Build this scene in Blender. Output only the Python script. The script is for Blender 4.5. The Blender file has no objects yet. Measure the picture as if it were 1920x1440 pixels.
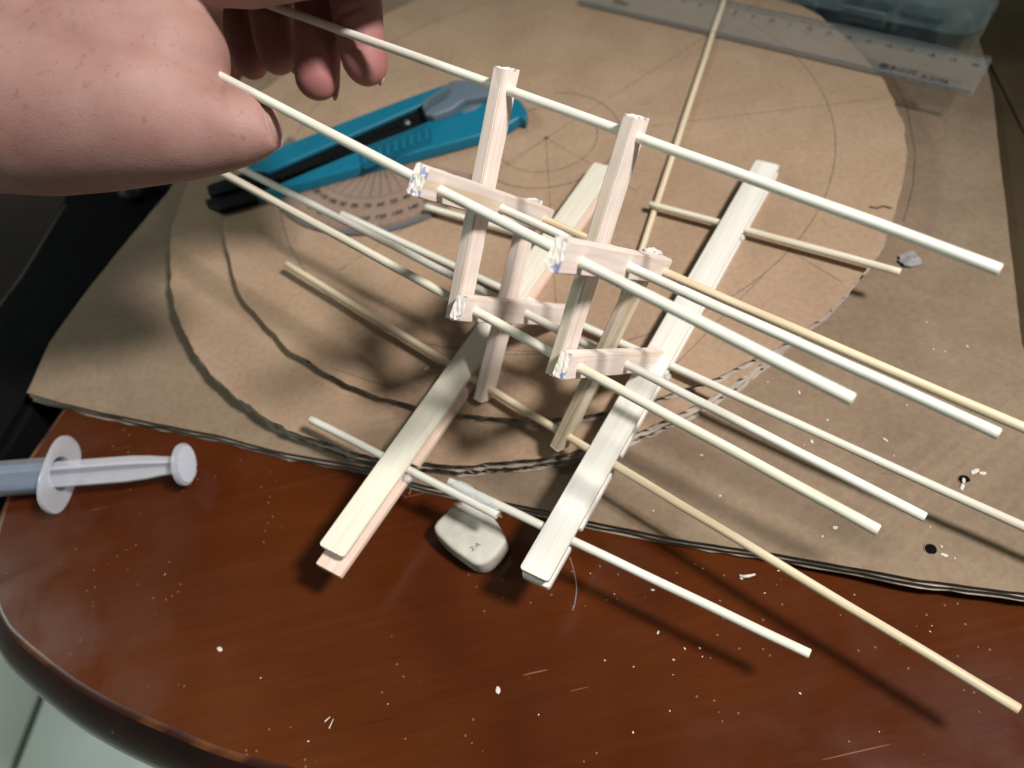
import bpy, bmesh, math, random
from mathutils import Vector, Matrix, noise as mnoise
random.seed(7)
R = random.Random(11)
C = bpy.context.scene.collection
SC = bpy.context.scene
MM = 0.001

# ------------------------------------------------------------------ camera
TH, RO, FPX, HC = math.radians(36.88), math.radians(-13.19), 1565.0, 255.0
_r = Vector((1, 0, 0)); _u = Vector((0, math.cos(TH), math.sin(TH))); _f = Vector((0, math.sin(TH), -math.cos(TH)))
CR = _r * math.cos(RO) + _u * math.sin(RO)
CU = -_r * math.sin(RO) + _u * math.cos(RO)
CF = _f
CAMP = Vector((0, 0, HC))
cam_d = bpy.data.cameras.new('camera'); cam = bpy.data.objects.new('camera', cam_d); C.objects.link(cam)
m = Matrix((CR, CU, -CF)).transposed().to_4x4(); m.translation = CAMP * MM
cam.matrix_world = m
cam_d.sensor_width = 36.0; cam_d.lens = 36.0 * FPX / 1920.0
cam_d.clip_start = 0.01; cam_d.clip_end = 20.0
cam_d.dof.use_dof = True; cam_d.dof.focus_distance = 0.245
cam_d.dof.aperture_fstop = cam_d.lens / 2.6     # a phone lens: pupil about 2.6 mm wide
SC.camera = cam

def ray(px, py):
    return CR * ((px - 960) / FPX) + CU * ((720 - py) / FPX) + CF
def at(px, py, z=0.0):
    d = ray(px, py); t = (z - HC) / d.z
    return CAMP + d * t
def dp(px, py, depth):
    return CAMP + ray(px, py) * depth

# ------------------------------------------------------------------ world, lamp, exposure
w = bpy.data.worlds.new('World'); SC.world = w; w.use_nodes = True
nt = w.node_tree; bg = nt.nodes['Background']
tc = nt.nodes.new('ShaderNodeTexCoord'); nz = nt.nodes.new('ShaderNodeTexNoise'); nz.inputs['Scale'].default_value = 1.3
cr = nt.nodes.new('ShaderNodeValToRGB')
cr.color_ramp.elements[0].position = 0.35; cr.color_ramp.elements[0].color = (0.46, 0.55, 0.44, 1)
cr.color_ramp.elements[1].position = 0.7; cr.color_ramp.elements[1].color = (1.0, 1.06, 0.98, 1)
nt.links.new(tc.outputs['Generated'], nz.inputs['Vector']); nt.links.new(nz.outputs['Fac'], cr.inputs['Fac'])
nt.links.new(cr.outputs['Color'], bg.inputs['Color']); bg.inputs['Strength'].default_value = 0.18
ld = bpy.data.lights.new('desk_lamp_light', 'SPOT'); ld.shadow_soft_size = 0.085; ld.energy = 84.0; ld.color = (1.0, 0.955, 0.91)
ld.spot_size = math.radians(38); ld.spot_blend = 1.0
lamp = bpy.data.objects.new('desk_lamp_light', ld); C.objects.link(lamp)
lamp.location = Vector((0.590, -0.154, 0.949))
lamp.rotation_euler = (Vector((-0.03, 0.17, 0)) - lamp.location).to_track_quat('-Z', 'Y').to_euler()
ld2 = bpy.data.lights.new('ceiling_light', 'AREA'); ld2.shape = 'RECTANGLE'; ld2.size = 0.45; ld2.size_y = 0.30; ld2.energy = 26.0; ld2.color = (0.84, 1.0, 0.93)
ceil = bpy.data.objects.new('ceiling_light', ld2); C.objects.link(ceil); ceil.location = Vector((-2.25, 1.22, 2.0))
ceil.rotation_euler = (Vector((0, 0.1, 0)) - ceil.location).to_track_quat('-Z', 'Y').to_euler()
SC.view_settings.view_transform = 'Standard'; SC.view_settings.look = 'None'
SC.view_settings.exposure = 0.0; SC.view_settings.gamma = 1.0
try:
    SC.cycles.max_bounces = 8; SC.cycles.transmission_bounces = 8; SC.cycles.transparent_max_bounces = 12
    SC.cycles.use_denoising = True
except Exception: pass

# ------------------------------------------------------------------ helpers
def thing(name, label, cat, loc=(0, 0, 0), group=None, kind=None):
    o = bpy.data.objects.new(name, None); C.objects.link(o); o.location = Vector(loc) * MM
    o.empty_display_size = 0.01
    if label: o['label'] = label
    if cat: o['category'] = cat
    if group: o['group'] = group
    if kind: o['kind'] = kind
    return o
def tag(o, label=None, cat=None, group=None, kind=None):
    if label: o['label'] = label
    if cat: o['category'] = cat
    if group: o['group'] = group
    if kind: o['kind'] = kind
    return o
def link(name, me, mat, parent=None, loc=None, rot=None):
    """loc/rot: world placement in mm / Matrix3"""
    o = bpy.data.objects.new(name, me); C.objects.link(o)
    if mat is not None and not me.materials: me.materials.append(mat)
    M = Matrix.Identity(4)
    if rot is not None: M = rot.to_4x4()
    if loc is not None: M.translation = Vector(loc) * MM
    if parent is not None:
        o.parent = parent
        pm = world_of(parent)
        o.matrix_local = pm.inverted() @ M
    else:
        o.matrix_local = M
    WM[o.name] = M
    return o
WM = {}
def world_of(o):
    if o.name in WM: return WM[o.name]
    M = Matrix.Translation(o.location)
    return M
def mesh(name, V, F, smooth=False, autos=None):
    me = bpy.data.meshes.new(name)
    me.from_pydata([tuple(Vector(v) * MM) for v in V], [], F); me.update()
    bm = bmesh.new(); bm.from_mesh(me); bmesh.ops.recalc_face_normals(bm, faces=bm.faces); bm.to_mesh(me); bm.free()
    if smooth:
        for p in me.polygons: p.use_smooth = True
    if autos:
        try: me.set_sharp_from_angle(angle=math.radians(autos))
        except Exception: pass
    return me
def frame(x=None, z=None, hint=None):
    if z is not None:
        z = Vector(z).normalized(); h = Vector(hint) if hint else Vector((0, 0, 1))
        if abs(z.dot(h.normalized())) > 0.98: h = Vector((0, 1, 0))
        x = h.cross(z).normalized(); y = z.cross(x)
    else:
        x = Vector(x).normalized(); h = Vector(hint)
        z = (h - x * h.dot(x)).normalized(); y = z.cross(x)
    return Matrix((x, y, z)).transposed()
def bevel(me, wd, seg=2, ang=30):
    bm = bmesh.new(); bm.from_mesh(me)
    ed = [e for e in bm.edges if len(e.link_faces) == 2 and e.calc_face_angle(0) > math.radians(ang)]
    bmesh.ops.bevel(bm, geom=ed, offset=wd * MM, segments=seg, profile=0.6, affect='EDGES', clamp_overlap=True)
    bm.to_mesh(me); bm.free()
    for p in me.polygons: p.use_smooth = True
    try: me.set_sharp_from_angle(angle=math.radians(50))
    except Exception: pass
    return me
def box_mesh(sx, sy, sz, bev=0.0, nx=1, jit=0.0, endjit=0.0):
    V = []; F = []
    for i in range(nx + 1):
        x = -sx / 2 + sx * i / nx
        for (y, z) in ((-1, -1), (1, -1), (1, 1), (-1, 1)):
            e = endjit if i in (0, nx) else 0
            V.append((x + R.uniform(-e, e), y * sy / 2 + R.uniform(-jit, jit), z * sz / 2 + R.uniform(-jit, jit)))
    for i in range(nx):
        a = i * 4
        for k in range(4): F.append((a + k, a + (k + 1) % 4, a + 4 + (k + 1) % 4, a + 4 + k))
    F.append((0, 1, 2, 3)); F.append(tuple(nx * 4 + k for k in (3, 2, 1, 0)))
    me = mesh('box', V, F)
    if bev: bevel(me, bev)
    return me
def prism(pts, z0, z1, bev=0.0, seg=2):
    n = len(pts)
    V = [(p[0], p[1], z0) for p in pts] + [(p[0], p[1], z1) for p in pts]
    F = [tuple(range(n - 1, -1, -1)), tuple(range(n, 2 * n))] + [(i, (i + 1) % n, n + (i + 1) % n, n + i) for i in range(n)]
    me = mesh('prism', V, F)
    if bev: bevel(me, bev, seg)
    return me
def tube(path, rads, seg=12, closed_ends=True, jit=0.0):
    """tapered tube along path (list of Vectors)"""
    V = []; F = []
    n = len(path)
    prevx = None
    for i, p in enumerate(path):
        d = (path[min(i + 1, n - 1)] - path[max(i - 1, 0)]).normalized()
        x = prevx if prevx is not None else (Vector((0, 0, 1)) if abs(d.z) < .9 else Vector((1, 0, 0)))
        x = (x - d * x.dot(d)).normalized(); y = d.cross(x); prevx = x
        for k in range(seg):
            a = 2 * math.pi * k / seg; r = rads[i] * (1 + R.uniform(-jit, jit))
            V.append(p + x * r * math.cos(a) + y * r * math.sin(a))
    for i in range(n - 1):
        for k in range(seg):
            F.append((i * seg + k, i * seg + (k + 1) % seg, (i + 1) * seg + (k + 1) % seg, (i + 1) * seg + k))
    if closed_ends:
        F.append(tuple(range(seg))); F.append(tuple((n - 1) * seg + k for k in range(seg)))
    return mesh('tube', V, F, smooth=True, autos=40)
def lathe(prof, seg=40):
    V = []; F = []
    for (r, z) in prof:
        for k in range(seg):
            a = 2 * math.pi * k / seg; V.append((r * math.cos(a), r * math.sin(a), z))
    for i in range(len(prof) - 1):
        for k in range(seg):
            F.append((i * seg + k, i * seg + (k + 1) % seg, (i + 1) * seg + (k + 1) % seg, (i + 1) * seg + k))
    if prof[0][0] > 0: F.append(tuple(range(seg)))
    if prof[-1][0] > 0: F.append(tuple((len(prof) - 1) * seg + k for k in range(seg)))
    return mesh('lathe', V, F, smooth=True, autos=40)
def join_meshes(parts):
    """list of (mesh, Matrix4 in metres) -> one mesh"""
    bm = bmesh.new()
    for me, M in parts:
        t = me.copy(); t.transform(M); bm.from_mesh(t)
    out = bpy.data.meshes.new('joined'); bm.to_mesh(out); bm.free()
    for p in out.polygons: p.use_smooth = True
    return out
def text_mesh(s, size, ext=0.02, bold=False):
    cu = bpy.data.curves.new('t', 'FONT'); cu.body = s; cu.size = size * MM; cu.extrude = ext * MM
    cu.align_x = 'CENTER'; cu.align_y = 'CENTER'; cu.resolution_u = 2
    if bold: cu.offset = 0.02 * size * MM
    o = bpy.data.objects.new('t', cu); C.objects.link(o)
    dg = bpy.context.evaluated_depsgraph_get()
    me = bpy.data.meshes.new_from_object(o.evaluated_get(dg)); bpy.data.objects.remove(o); bpy.data.curves.remove(cu)
    return me

# ------------------------------------------------------------------ materials
def mat(name, rough=0.5, spec=0.5):
    ma = bpy.data.materials.new(name); ma.use_nodes = True
    b = ma.node_tree.nodes['Principled BSDF']; b.inputs['Roughness'].default_value = rough
    b.inputs['Specular IOR Level'].default_value = spec
    return ma, ma.node_tree, b
def N(nt, t, **kw):
    n = nt.nodes.new(t)
    for k, v in kw.items():
        if k in n.inputs.keys() if hasattr(n.inputs, 'keys') else False: n.inputs[k].default_value = v
        else: setattr(n, k, v)
    return n
def ramp(nt, stops):
    r = nt.nodes.new('ShaderNodeValToRGB'); el = r.color_ramp.elements
    while len(el) < len(stops): el.new(0.5)
    for e, (p, c) in zip(el, stops): e.position = p; e.color = (*c, 1)
    return r
def noise(nt, scale, detail=4, vec=None, dist=0.0, rough=0.5):
    n = nt.nodes.new('ShaderNodeTexNoise'); n.inputs['Scale'].default_value = scale; n.inputs['Detail'].default_value = detail
    n.inputs['Distortion'].default_value = dist; n.inputs['Roughness'].default_value = rough
    if vec is not None: nt.links.new(vec, n.inputs['Vector'])
    return n
def mapping(nt, scale, rot=(0, 0, 0), coord='Object'):
    t = nt.nodes.new('ShaderNodeTexCoord'); mp = nt.nodes.new('ShaderNodeMapping')
    mp.inputs['Scale'].default_value = scale; mp.inputs['Rotation'].default_value = rot
    nt.links.new(t.outputs[coord], mp.inputs['Vector']); return mp.outputs['Vector']
def mix(nt, a, b, fac, mode='MIX'):
    m_ = nt.nodes.new('ShaderNodeMix'); m_.data_type = 'RGBA'; m_.blend_type = mode
    for s, v in ((6, a), (7, b)):
        if isinstance(v, tuple): m_.inputs[s].default_value = (*v, 1) if len(v) == 3 else v
        else: nt.links.new(v, m_.inputs[s])
    if isinstance(fac, (int, float)): m_.inputs[0].default_value = fac
    else: nt.links.new(fac, m_.inputs[0])
    return m_.outputs[2]
def math_(nt, op, a, b=None, clamp=False):
    m_ = nt.nodes.new('ShaderNodeMath'); m_.operation = op; m_.use_clamp = clamp
    for i, v in enumerate((a, b)):
        if v is None: continue
        if isinstance(v, (int, float)): m_.inputs[i].default_value = v
        else: nt.links.new(v, m_.inputs[i])
    return m_.outputs[0]
def bump(nt, b, h, strength=0.3, dist=0.0002):
    bp = nt.nodes.new('ShaderNodeBump'); bp.inputs['Strength'].default_value = strength; bp.inputs['Distance'].default_value = dist
    nt.links.new(h, bp.inputs['Height']); nt.links.new(bp.outputs['Normal'], b.inputs['Normal'])

def wood_mat(name, base, dark, axis, streak=(0.55, 0.36, 0.20), ink=0.0, rough=0.55, half=None, seedv=0.0, grain=900.0, amount=0.5, bands=1.0):
    """pale stick wood, grain running along object axis"""
    ma, nt_, b = mat(name, rough, 0.35)
    sc = [grain, grain, grain]; sc[axis] = grain * 0.03
    v = mapping(nt_, tuple(sc))
    oi = nt_.nodes.new('ShaderNodeObjectInfo')
    ad = nt_.nodes.new('ShaderNodeVectorMath'); ad.operation = 'ADD'
    cb = nt_.nodes.new('ShaderNodeCombineXYZ'); rm = math_(nt_, 'MULTIPLY', oi.outputs['Random'], 90.0)
    for i in range(3): nt_.links.new(rm, cb.inputs[i])
    nt_.links.new(v, ad.inputs[0]); nt_.links.new(cb.outputs[0], ad.inputs[1]); v2 = ad.outputs[0]
    n1 = noise(nt_, 1.0, 5, v2, 0.4); r1 = ramp(nt_, [(0.32, dark), (0.62, base)]); nt_.links.new(n1.outputs['Fac'], r1.inputs['Fac'])
    n2 = noise(nt_, 0.28, 3, v2, 0.6); r2 = ramp(nt_, [(0.56, (0, 0, 0)), (0.74, (1, 1, 1))]); nt_.links.new(n2.outputs['Fac'], r2.inputs['Fac'])
    f = math_(nt_, 'MULTIPLY', r2.outputs['Color'], amount)
    col = mix(nt_, r1.outputs['Color'], streak, f)
    # long soft tone changes from piece to piece
    n3 = noise(nt_, 0.05, 2, v2); r3 = ramp(nt_, [(0.3, (0.86, 0.86, 0.86)), (0.7, (1.0, 1.0, 1.0))]); nt_.links.new(n3.outputs['Fac'], r3.inputs['Fac'])
    col = mix(nt_, col, r3.outputs['Color'], bands, 'MULTIPLY')
    if ink > 0:
        t = nt_.nodes.new('ShaderNodeTexCoord'); sp = nt_.nodes.new('ShaderNodeSeparateXYZ'); nt_.links.new(t.outputs['Object'], sp.inputs[0])
        ax = math_(nt_, 'ABSOLUTE', sp.outputs[0]); g = math_(nt_, 'GREATER_THAN', ax, (half - 0.35) * MM)
        ni = noise(nt_, 420, 4, t.outputs['Object']); th = math_(nt_, 'GREATER_THAN', ni.outputs['Fac'], 0.575)
        nb = noise(nt_, 130, 1, t.outputs['Object']); th2 = math_(nt_, 'GREATER_THAN', nb.outputs['Fac'], 0.46)
        nx = nt_.nodes.new('ShaderNodeNewGeometry'); 
        ff = math_(nt_, 'MULTIPLY', math_(nt_, 'MULTIPLY', g, th), th2)
        col = mix(nt_, col, (0.84, 0.80, 0.72), math_(nt_, 'MULTIPLY', g, 0.6))
        col = mix(nt_, col, (0.03, 0.09, 0.45), math_(nt_, 'MULTIPLY', ff, ink))
        m1 = noise(nt_, 2200, 4, t.outputs['Object'])
        hh = math_(nt_, 'ADD', math_(nt_, 'MULTIPLY', n1.outputs['Fac'], math_(nt_, 'SUBTRACT', 0.5, math_(nt_, 'MULTIPLY', g, 0.5))), math_(nt_, 'MULTIPLY', math_(nt_, 'MULTIPLY', m1.outputs['Fac'], g), 0.9))
        bump(nt_, b, hh, 0.4, 0.00018)
    else:
        bump(nt_, b, n1.outputs['Fac'], 0.35, 0.00015)
    nt_.links.new(col, b.inputs['Base Color'])
    return ma
M_SKEW = wood_mat('bamboo_skewer', (0.80, 0.77, 0.66), (0.64, 0.57, 0.42), 2, (0.45, 0.31, 0.13), amount=0.6)
M_SKEWT = wood_mat('tan_skewer', (0.78, 0.67, 0.49), (0.60, 0.47, 0.30), 2, (0.45, 0.28, 0.12), amount=0.5)
M_SKEWW = wood_mat('white_skewer', (0.82, 0.80, 0.73), (0.68, 0.65, 0.55), 2, (0.58, 0.47, 0.28), amount=0.5)
M_FLAT = wood_mat('pale_flat_stick', (0.80, 0.76, 0.65), (0.72, 0.67, 0.54), 0, (0.60, 0.50, 0.35), amount=0.35, grain=1300, rough=0.42)
M_FLATW = wood_mat('white_flat_stick', (0.80, 0.78, 0.73), (0.72, 0.695, 0.62), 0, (0.60, 0.54, 0.42), amount=0.35, grain=1300, rough=0.40)
M_PINK = wood_mat('pinkish_flat_stick', (0.80, 0.62, 0.53), (0.68, 0.50, 0.41), 0, (0.62, 0.44, 0.26), amount=0.45, grain=1100)  # pinkish wood, with the pink of bounced light put into the colour
M_BARS = {}
def bar_mat(half, old=False):
    k = (round(half, 1), old)
    if k not in M_BARS:
        if old: M_BARS[k] = wood_mat('weathered_bar', (0.76, 0.66, 0.56), (0.48, 0.36, 0.20), 0, (0.30, 0.19, 0.07), ink=0.9, half=half, amount=0.8, grain=600)
        else: M_BARS[k] = wood_mat('pinkish_bar', (0.86, 0.75, 0.69), (0.76, 0.62, 0.55), 0, (0.62, 0.46, 0.22), ink=0.65, half=half, amount=0.8, grain=800)  # pinkish wood; the tint of bounced light is in the bar colour too
    return M_BARS[k]

def card_mat(name, c1, c2, rough=0.75):
    ma, nt_, b = mat(name, rough, 0.25)
    v = mapping(nt_, (1, 1, 1))
    n1 = noise(nt_, 2600, 3, v); n2 = noise(nt_, 35, 4, v, 0.5); n3 = noise(nt_, 420, 5, v, 0.2, 0.65)
    r = ramp(nt_, [(0.32, c1), (0.68, c2)]); nt_.links.new(n2.outputs['Fac'], r.inputs['Fac'])
    r2 = ramp(nt_, [(0.34, (0.78, 0.76, 0.73)), (0.6, (1.06, 1.06, 1.06))]); nt_.links.new(n3.outputs['Fac'], r2.inputs['Fac'])
    col = mix(nt_, r.outputs['Color'], r2.outputs['Color'], 0.55, 'MULTIPLY')
    # tiny dark fibres
    v4 = mapping(nt_, (1, 1, 1)); n4 = noise(nt_, 900, 2, v4); r4 = ramp(nt_, [(0.22, (0.55, 0.5, 0.44)), (0.30, (1, 1, 1))]); nt_.links.new(n4.outputs['Fac'], r4.inputs['Fac'])
    col = mix(nt_, col, r4.outputs['Color'], 0.8, 'MULTIPLY')
    nt_.links.new(col, b.inputs['Base Color'])
    # faint flute ribs showing through + paper tooth
    wv = nt_.nodes.new('ShaderNodeTexWave'); wv.wave_type = 'BANDS'; wv.bands_direction = 'X'; wv.inputs['Scale'].default_value = 22; wv.inputs['Distortion'].default_value = 0.6
    nt_.links.new(v, wv.inputs['Vector'])
    h = math_(nt_, 'ADD', math_(nt_, 'MULTIPLY', n3.outputs['Fac'], 0.7), math_(nt_, 'MULTIPLY', wv.outputs['Fac'], 0.12))
    h = math_(nt_, 'ADD', h, math_(nt_, 'MULTIPLY', n1.outputs['Fac'], 0.25))
    bump(nt_, b, h, 0.35, 0.00025)
    return ma
M_CARD = card_mat('kraft_cardboard', (0.310, 0.210, 0.139), (0.360, 0.250, 0.170))
M_CARDB = card_mat('dimmed_base_cardboard', (0.205, 0.145, 0.098), (0.248, 0.179, 0.123))  # darker than the discs: dimmer light on the sheet put into the colour
M_CARDD = card_mat('dark_box_cardboard', (0.050, 0.033, 0.014), (0.066, 0.045, 0.021))
M_FLUTE = card_mat('corrugated_paper', (0.30, 0.25, 0.21), (0.46, 0.39, 0.34))
M_CORE = card_mat('shaded_cardboard_core', (0.06, 0.045, 0.033), (0.09, 0.065, 0.05))  # blackness of the hollow between liners put into the colour

def plain(name, col, rough=0.5, spec=0.5, nscale=60, var=0.12, bmp=0.0, bscale=800):
    ma, nt_, b = mat(name, rough, spec); v = mapping(nt_, (1, 1, 1)); n1 = noise(nt_, nscale, 4, v)
    lo = tuple(c * (1 - var) for c in col); hi = tuple(min(1, c * (1 + var)) for c in col)
    r = ramp(nt_, [(0.35, lo), (0.65, hi)]); nt_.links.new(n1.outputs['Fac'], r.inputs['Fac']); nt_.links.new(r.outputs['Color'], b.inputs['Base Color'])
    n2 = noise(nt_, nscale * 4, 3, v); rr = nt_.nodes.new('ShaderNodeMapRange'); rr.inputs['To Min'].default_value = rough * 0.8; rr.inputs['To Max'].default_value = min(1, rough * 1.25)
    nt_.links.new(n2.outputs['Fac'], rr.inputs['Value']); nt_.links.new(rr.outputs['Result'], b.inputs['Roughness'])
    if bmp: n3 = noise(nt_, bscale, 3, v); bump(nt_, b, n3.outputs['Fac'], bmp, 0.0002)
    return ma
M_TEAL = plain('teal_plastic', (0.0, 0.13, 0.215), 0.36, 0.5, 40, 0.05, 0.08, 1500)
M_GREYP = plain('grey_plastic', (0.10, 0.135, 0.17), 0.42, 0.4, 60, 0.06, 0.1)
M_BLACKP = plain('black_plastic', (0.003, 0.0032, 0.004), 0.5, 0.15, 60, 0.2, 0.1)
M_GREYD = plain('groove_shade_grey', (0.07, 0.095, 0.12), 0.45, 0.4, 60, 0.06)  # slider grey darkened for the ribs; groove shading put into the colour
M_TEALD = plain('groove_shade_teal', (0.0, 0.085, 0.14), 0.3, 0.5)  # darker copy of the teal; shade of the grip grooves put into it
M_BLACKM = plain('black_matte', (0.003, 0.003, 0.0035), 0.7, 0.05, 30, 0.3)
M_STEEL = plain('knife_steel', (0.42, 0.43, 0.46), 0.30, 0.5, 80, 0.1); M_STEEL.node_tree.nodes['Principled BSDF'].inputs['Metallic'].default_value = 0.9
M_INK = plain('black_print', (0.015, 0.013, 0.013), 0.6, 0.3)
M_CHIP = plain('pale_wood_chip', (0.60, 0.56, 0.49), 0.7, 0.3, 300, 0.15)
M_PAPER = plain('grey_torn_paper', (0.28, 0.27, 0.27), 0.85, 0.2, 200, 0.2, 0.5, 900)
M_TILE = plain('pale_green_floor_tile', (0.53, 0.55, 0.50), 0.35, 0.5, 3, 0.08)
M_GROUT = plain('floor_grout', (0.16, 0.20, 0.17), 0.9, 0.2)

def pencil_mat():
    ma, nt_, b = mat('pencil_graphite', 0.5, 0.4); v = mapping(nt_, (1, 1, 1)); n1 = noise(nt_, 700, 4, v)
    b.inputs['Base Color'].default_value = (0.10, 0.085, 0.075, 1)
    r = ramp(nt_, [(0.30, (0.10,) * 3), (0.62, (0.75,) * 3)]); nt_.links.new(n1.outputs['Fac'], r.inputs['Fac']); nt_.links.new(r.outputs['Color'], b.inputs['Alpha'])
    return ma
M_PENCIL = pencil_mat()

def table_mat():
    ma, nt_, b = mat('red_brown_lacquered_wood', 0.22, 0.25)
    v = mapping(nt_, (14, 240, 240), (0, 0, math.radians(20))); n1 = noise(nt_, 1.0, 6, v, 1.2)
    r = ramp(nt_, [(0.22, (0.064, 0.0125, 0.0034)), (0.50, (0.080, 0.0185, 0.0042)), (0.80, (0.098, 0.0255, 0.0052))]); nt_.links.new(math_(nt_, 'ADD', math_(nt_, 'MULTIPLY', n1.outputs['Fac'], .55), .225), r.inputs['Fac'])
    v2 = mapping(nt_, (1, 1, 1)); n2 = noise(nt_, 7, 3, v2); r2 = ramp(nt_, [(0.3, (0.55, 0.47, 0.50)), (0.7, (1.25, 1.3, 1.2))]); nt_.links.new(n2.outputs['Fac'], r2.inputs['Fac'])
    col = mix(nt_, r.outputs['Color'], r2.outputs['Color'], 0.8, 'MULTIPLY')
    # fine dark pores along the grain
    v3 = mapping(nt_, (60, 1600, 1600), (0, 0, math.radians(20))); n3 = noise(nt_, 1.0, 2, v3); r3 = ramp(nt_, [(0.24, (0.62, 0.56, 0.56)), (0.38, (1, 1, 1))]); nt_.links.new(n3.outputs['Fac'], r3.inputs['Fac'])
    col = mix(nt_, col, r3.outputs['Color'], 0.7, 'MULTIPLY')
    # hairline scratches: thin voronoi-edge like streaks
    sc = None
    for ang, s in ((35, 1.0), (-55, 1.3), (80, .8)):
        v4 = mapping(nt_, (14 * s, 520 * s, 1), (0, 0, math.radians(ang))); n4 = noise(nt_, 1.0, 1, v4, 0.2)
        g = math_(nt_, 'GREATER_THAN', n4.outputs['Fac'], 0.795); sc = g if sc is None else math_(nt_, 'MAXIMUM', sc, g)
    col = mix(nt_, col, (0.36, 0.17, 0.09), math_(nt_, 'MULTIPLY', sc, 0.45))
    # dust specks
    vo = nt_.nodes.new('ShaderNodeTexVoronoi'); vo.inputs['Scale'].default_value = 260; nt_.links.new(v2, vo.inputs['Vector'])
    gd = math_(nt_, 'LESS_THAN', vo.outputs['Distance'], 0.10); nd = noise(nt_, 30, 2, v2); gd = math_(nt_, 'MULTIPLY', gd, math_(nt_, 'GREATER_THAN', nd.outputs['Fac'], 0.53))
    col = mix(nt_, col, (0.45, 0.34, 0.28), math_(nt_, 'MULTIPLY', gd, 0.2))
    nt_.links.new(col, b.inputs['Base Color'])
    n5 = noise(nt_, 45, 5, v2, 0.4); rr = nt_.nodes.new('ShaderNodeMapRange'); rr.inputs['From Min'].default_value = 0.3; rr.inputs['From Max'].default_value = 0.7
    rr.inputs['To Min'].default_value = 0.14; rr.inputs['To Max'].default_value = 0.30; nt_.links.new(n5.outputs['Fac'], rr.inputs['Value'])
    rs = math_(nt_, 'ADD', rr.outputs['Result'], math_(nt_, 'MULTIPLY', gd, 0.4)); nt_.links.new(rs, b.inputs['Roughness'])
    bump(nt_, b, n3.outputs['Fac'], 0.08, 0.0001)
    return ma, col
M_TABLE, _ = table_mat()
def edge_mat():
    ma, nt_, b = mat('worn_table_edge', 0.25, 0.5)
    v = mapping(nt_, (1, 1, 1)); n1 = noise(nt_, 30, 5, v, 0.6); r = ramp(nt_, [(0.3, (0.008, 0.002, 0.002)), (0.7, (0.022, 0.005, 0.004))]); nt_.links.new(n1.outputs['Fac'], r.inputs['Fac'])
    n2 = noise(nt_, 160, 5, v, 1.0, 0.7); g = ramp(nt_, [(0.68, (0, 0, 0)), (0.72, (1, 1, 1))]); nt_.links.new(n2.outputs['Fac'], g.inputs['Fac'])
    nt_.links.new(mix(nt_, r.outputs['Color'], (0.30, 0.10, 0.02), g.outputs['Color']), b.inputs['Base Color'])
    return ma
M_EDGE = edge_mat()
def wear_mat():
    ma, nt_, b = mat('rubbed_edge_wood', 0.35, 0.5); v = mapping(nt_, (1, 1, 1)); n1 = noise(nt_, 24, 6, v, 0.6)
    r = ramp(nt_, [(0.44, (0.035, 0.007, 0.004)), (0.70, (0.24, 0.085, 0.020))]); nt_.links.new(n1.outputs['Fac'], r.inputs['Fac']); nt_.links.new(r.outputs['Color'], b.inputs['Base Color'])
    return ma
M_WEAR = wear_mat()

def skin_mat():
    ma, nt_, b = mat('skin', 0.58, 0.3)
    v = mapping(nt_, (1, 1, 1)); n1 = noise(nt_, 55, 6, v, 0.3); r = ramp(nt_, [(0.30, (0.30, 0.152, 0.130)), (0.55, (0.345, 0.198, 0.170)), (0.75, (0.375, 0.226, 0.197))]); nt_.links.new(n1.outputs['Fac'], r.inputs['Fac'])
    n2 = noise(nt_, 480, 4, v); r2 = ramp(nt_, [(0.26, (0.80, 0.58, 0.54)), (0.40, (1, 1, 1))]); nt_.links.new(n2.outputs['Fac'], r2.inputs['Fac'])
    col = mix(nt_, r.outputs['Color'], r2.outputs['Color'], 0.6, 'MULTIPLY')
    at_ = nt_.nodes.new('ShaderNodeAttribute'); at_.attribute_name = 'flush'
    col = mix(nt_, col, (0.30, 0.085, 0.09), math_(nt_, 'MULTIPLY', at_.outputs['Fac'], 0.7))
    nt_.links.new(col, b.inputs['Base Color'])
    b.inputs['Subsurface Weight'].default_value = 0.22; b.inputs['Subsurface Radius'].default_value = (0.0035, 0.0012, 0.0006); b.inputs['Subsurface Scale'].default_value = 1.0
    # skin tooth: fine cells, long fine creases
    vo = nt_.nodes.new('ShaderNodeTexVoronoi'); vo.inputs['Scale'].default_value = 1050; vo.feature = 'DISTANCE_TO_EDGE'; nt_.links.new(v, vo.inputs['Vector'])
    v3 = mapping(nt_, (260, 1100, 600), (0.3, 0.2, 0.9)); n3 = noise(nt_, 1.0, 4, v3, 0.8)
    h = math_(nt_, 'ADD', math_(nt_, 'MULTIPLY', vo.outputs['Distance'], 0.7), math_(nt_, 'MULTIPLY', n3.outputs['Fac'], 0.6))
    h = math_(nt_, 'ADD', h, math_(nt_, 'MULTIPLY', n1.outputs['Fac'], 0.3))
    bump(nt_, b, h, 0.5, 0.00025)
    return ma
M_SKIN = skin_mat()
M_NAIL = plain('fingernail', (0.55, 0.38, 0.32), 0.3, 0.5, 90, 0.06)

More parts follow.
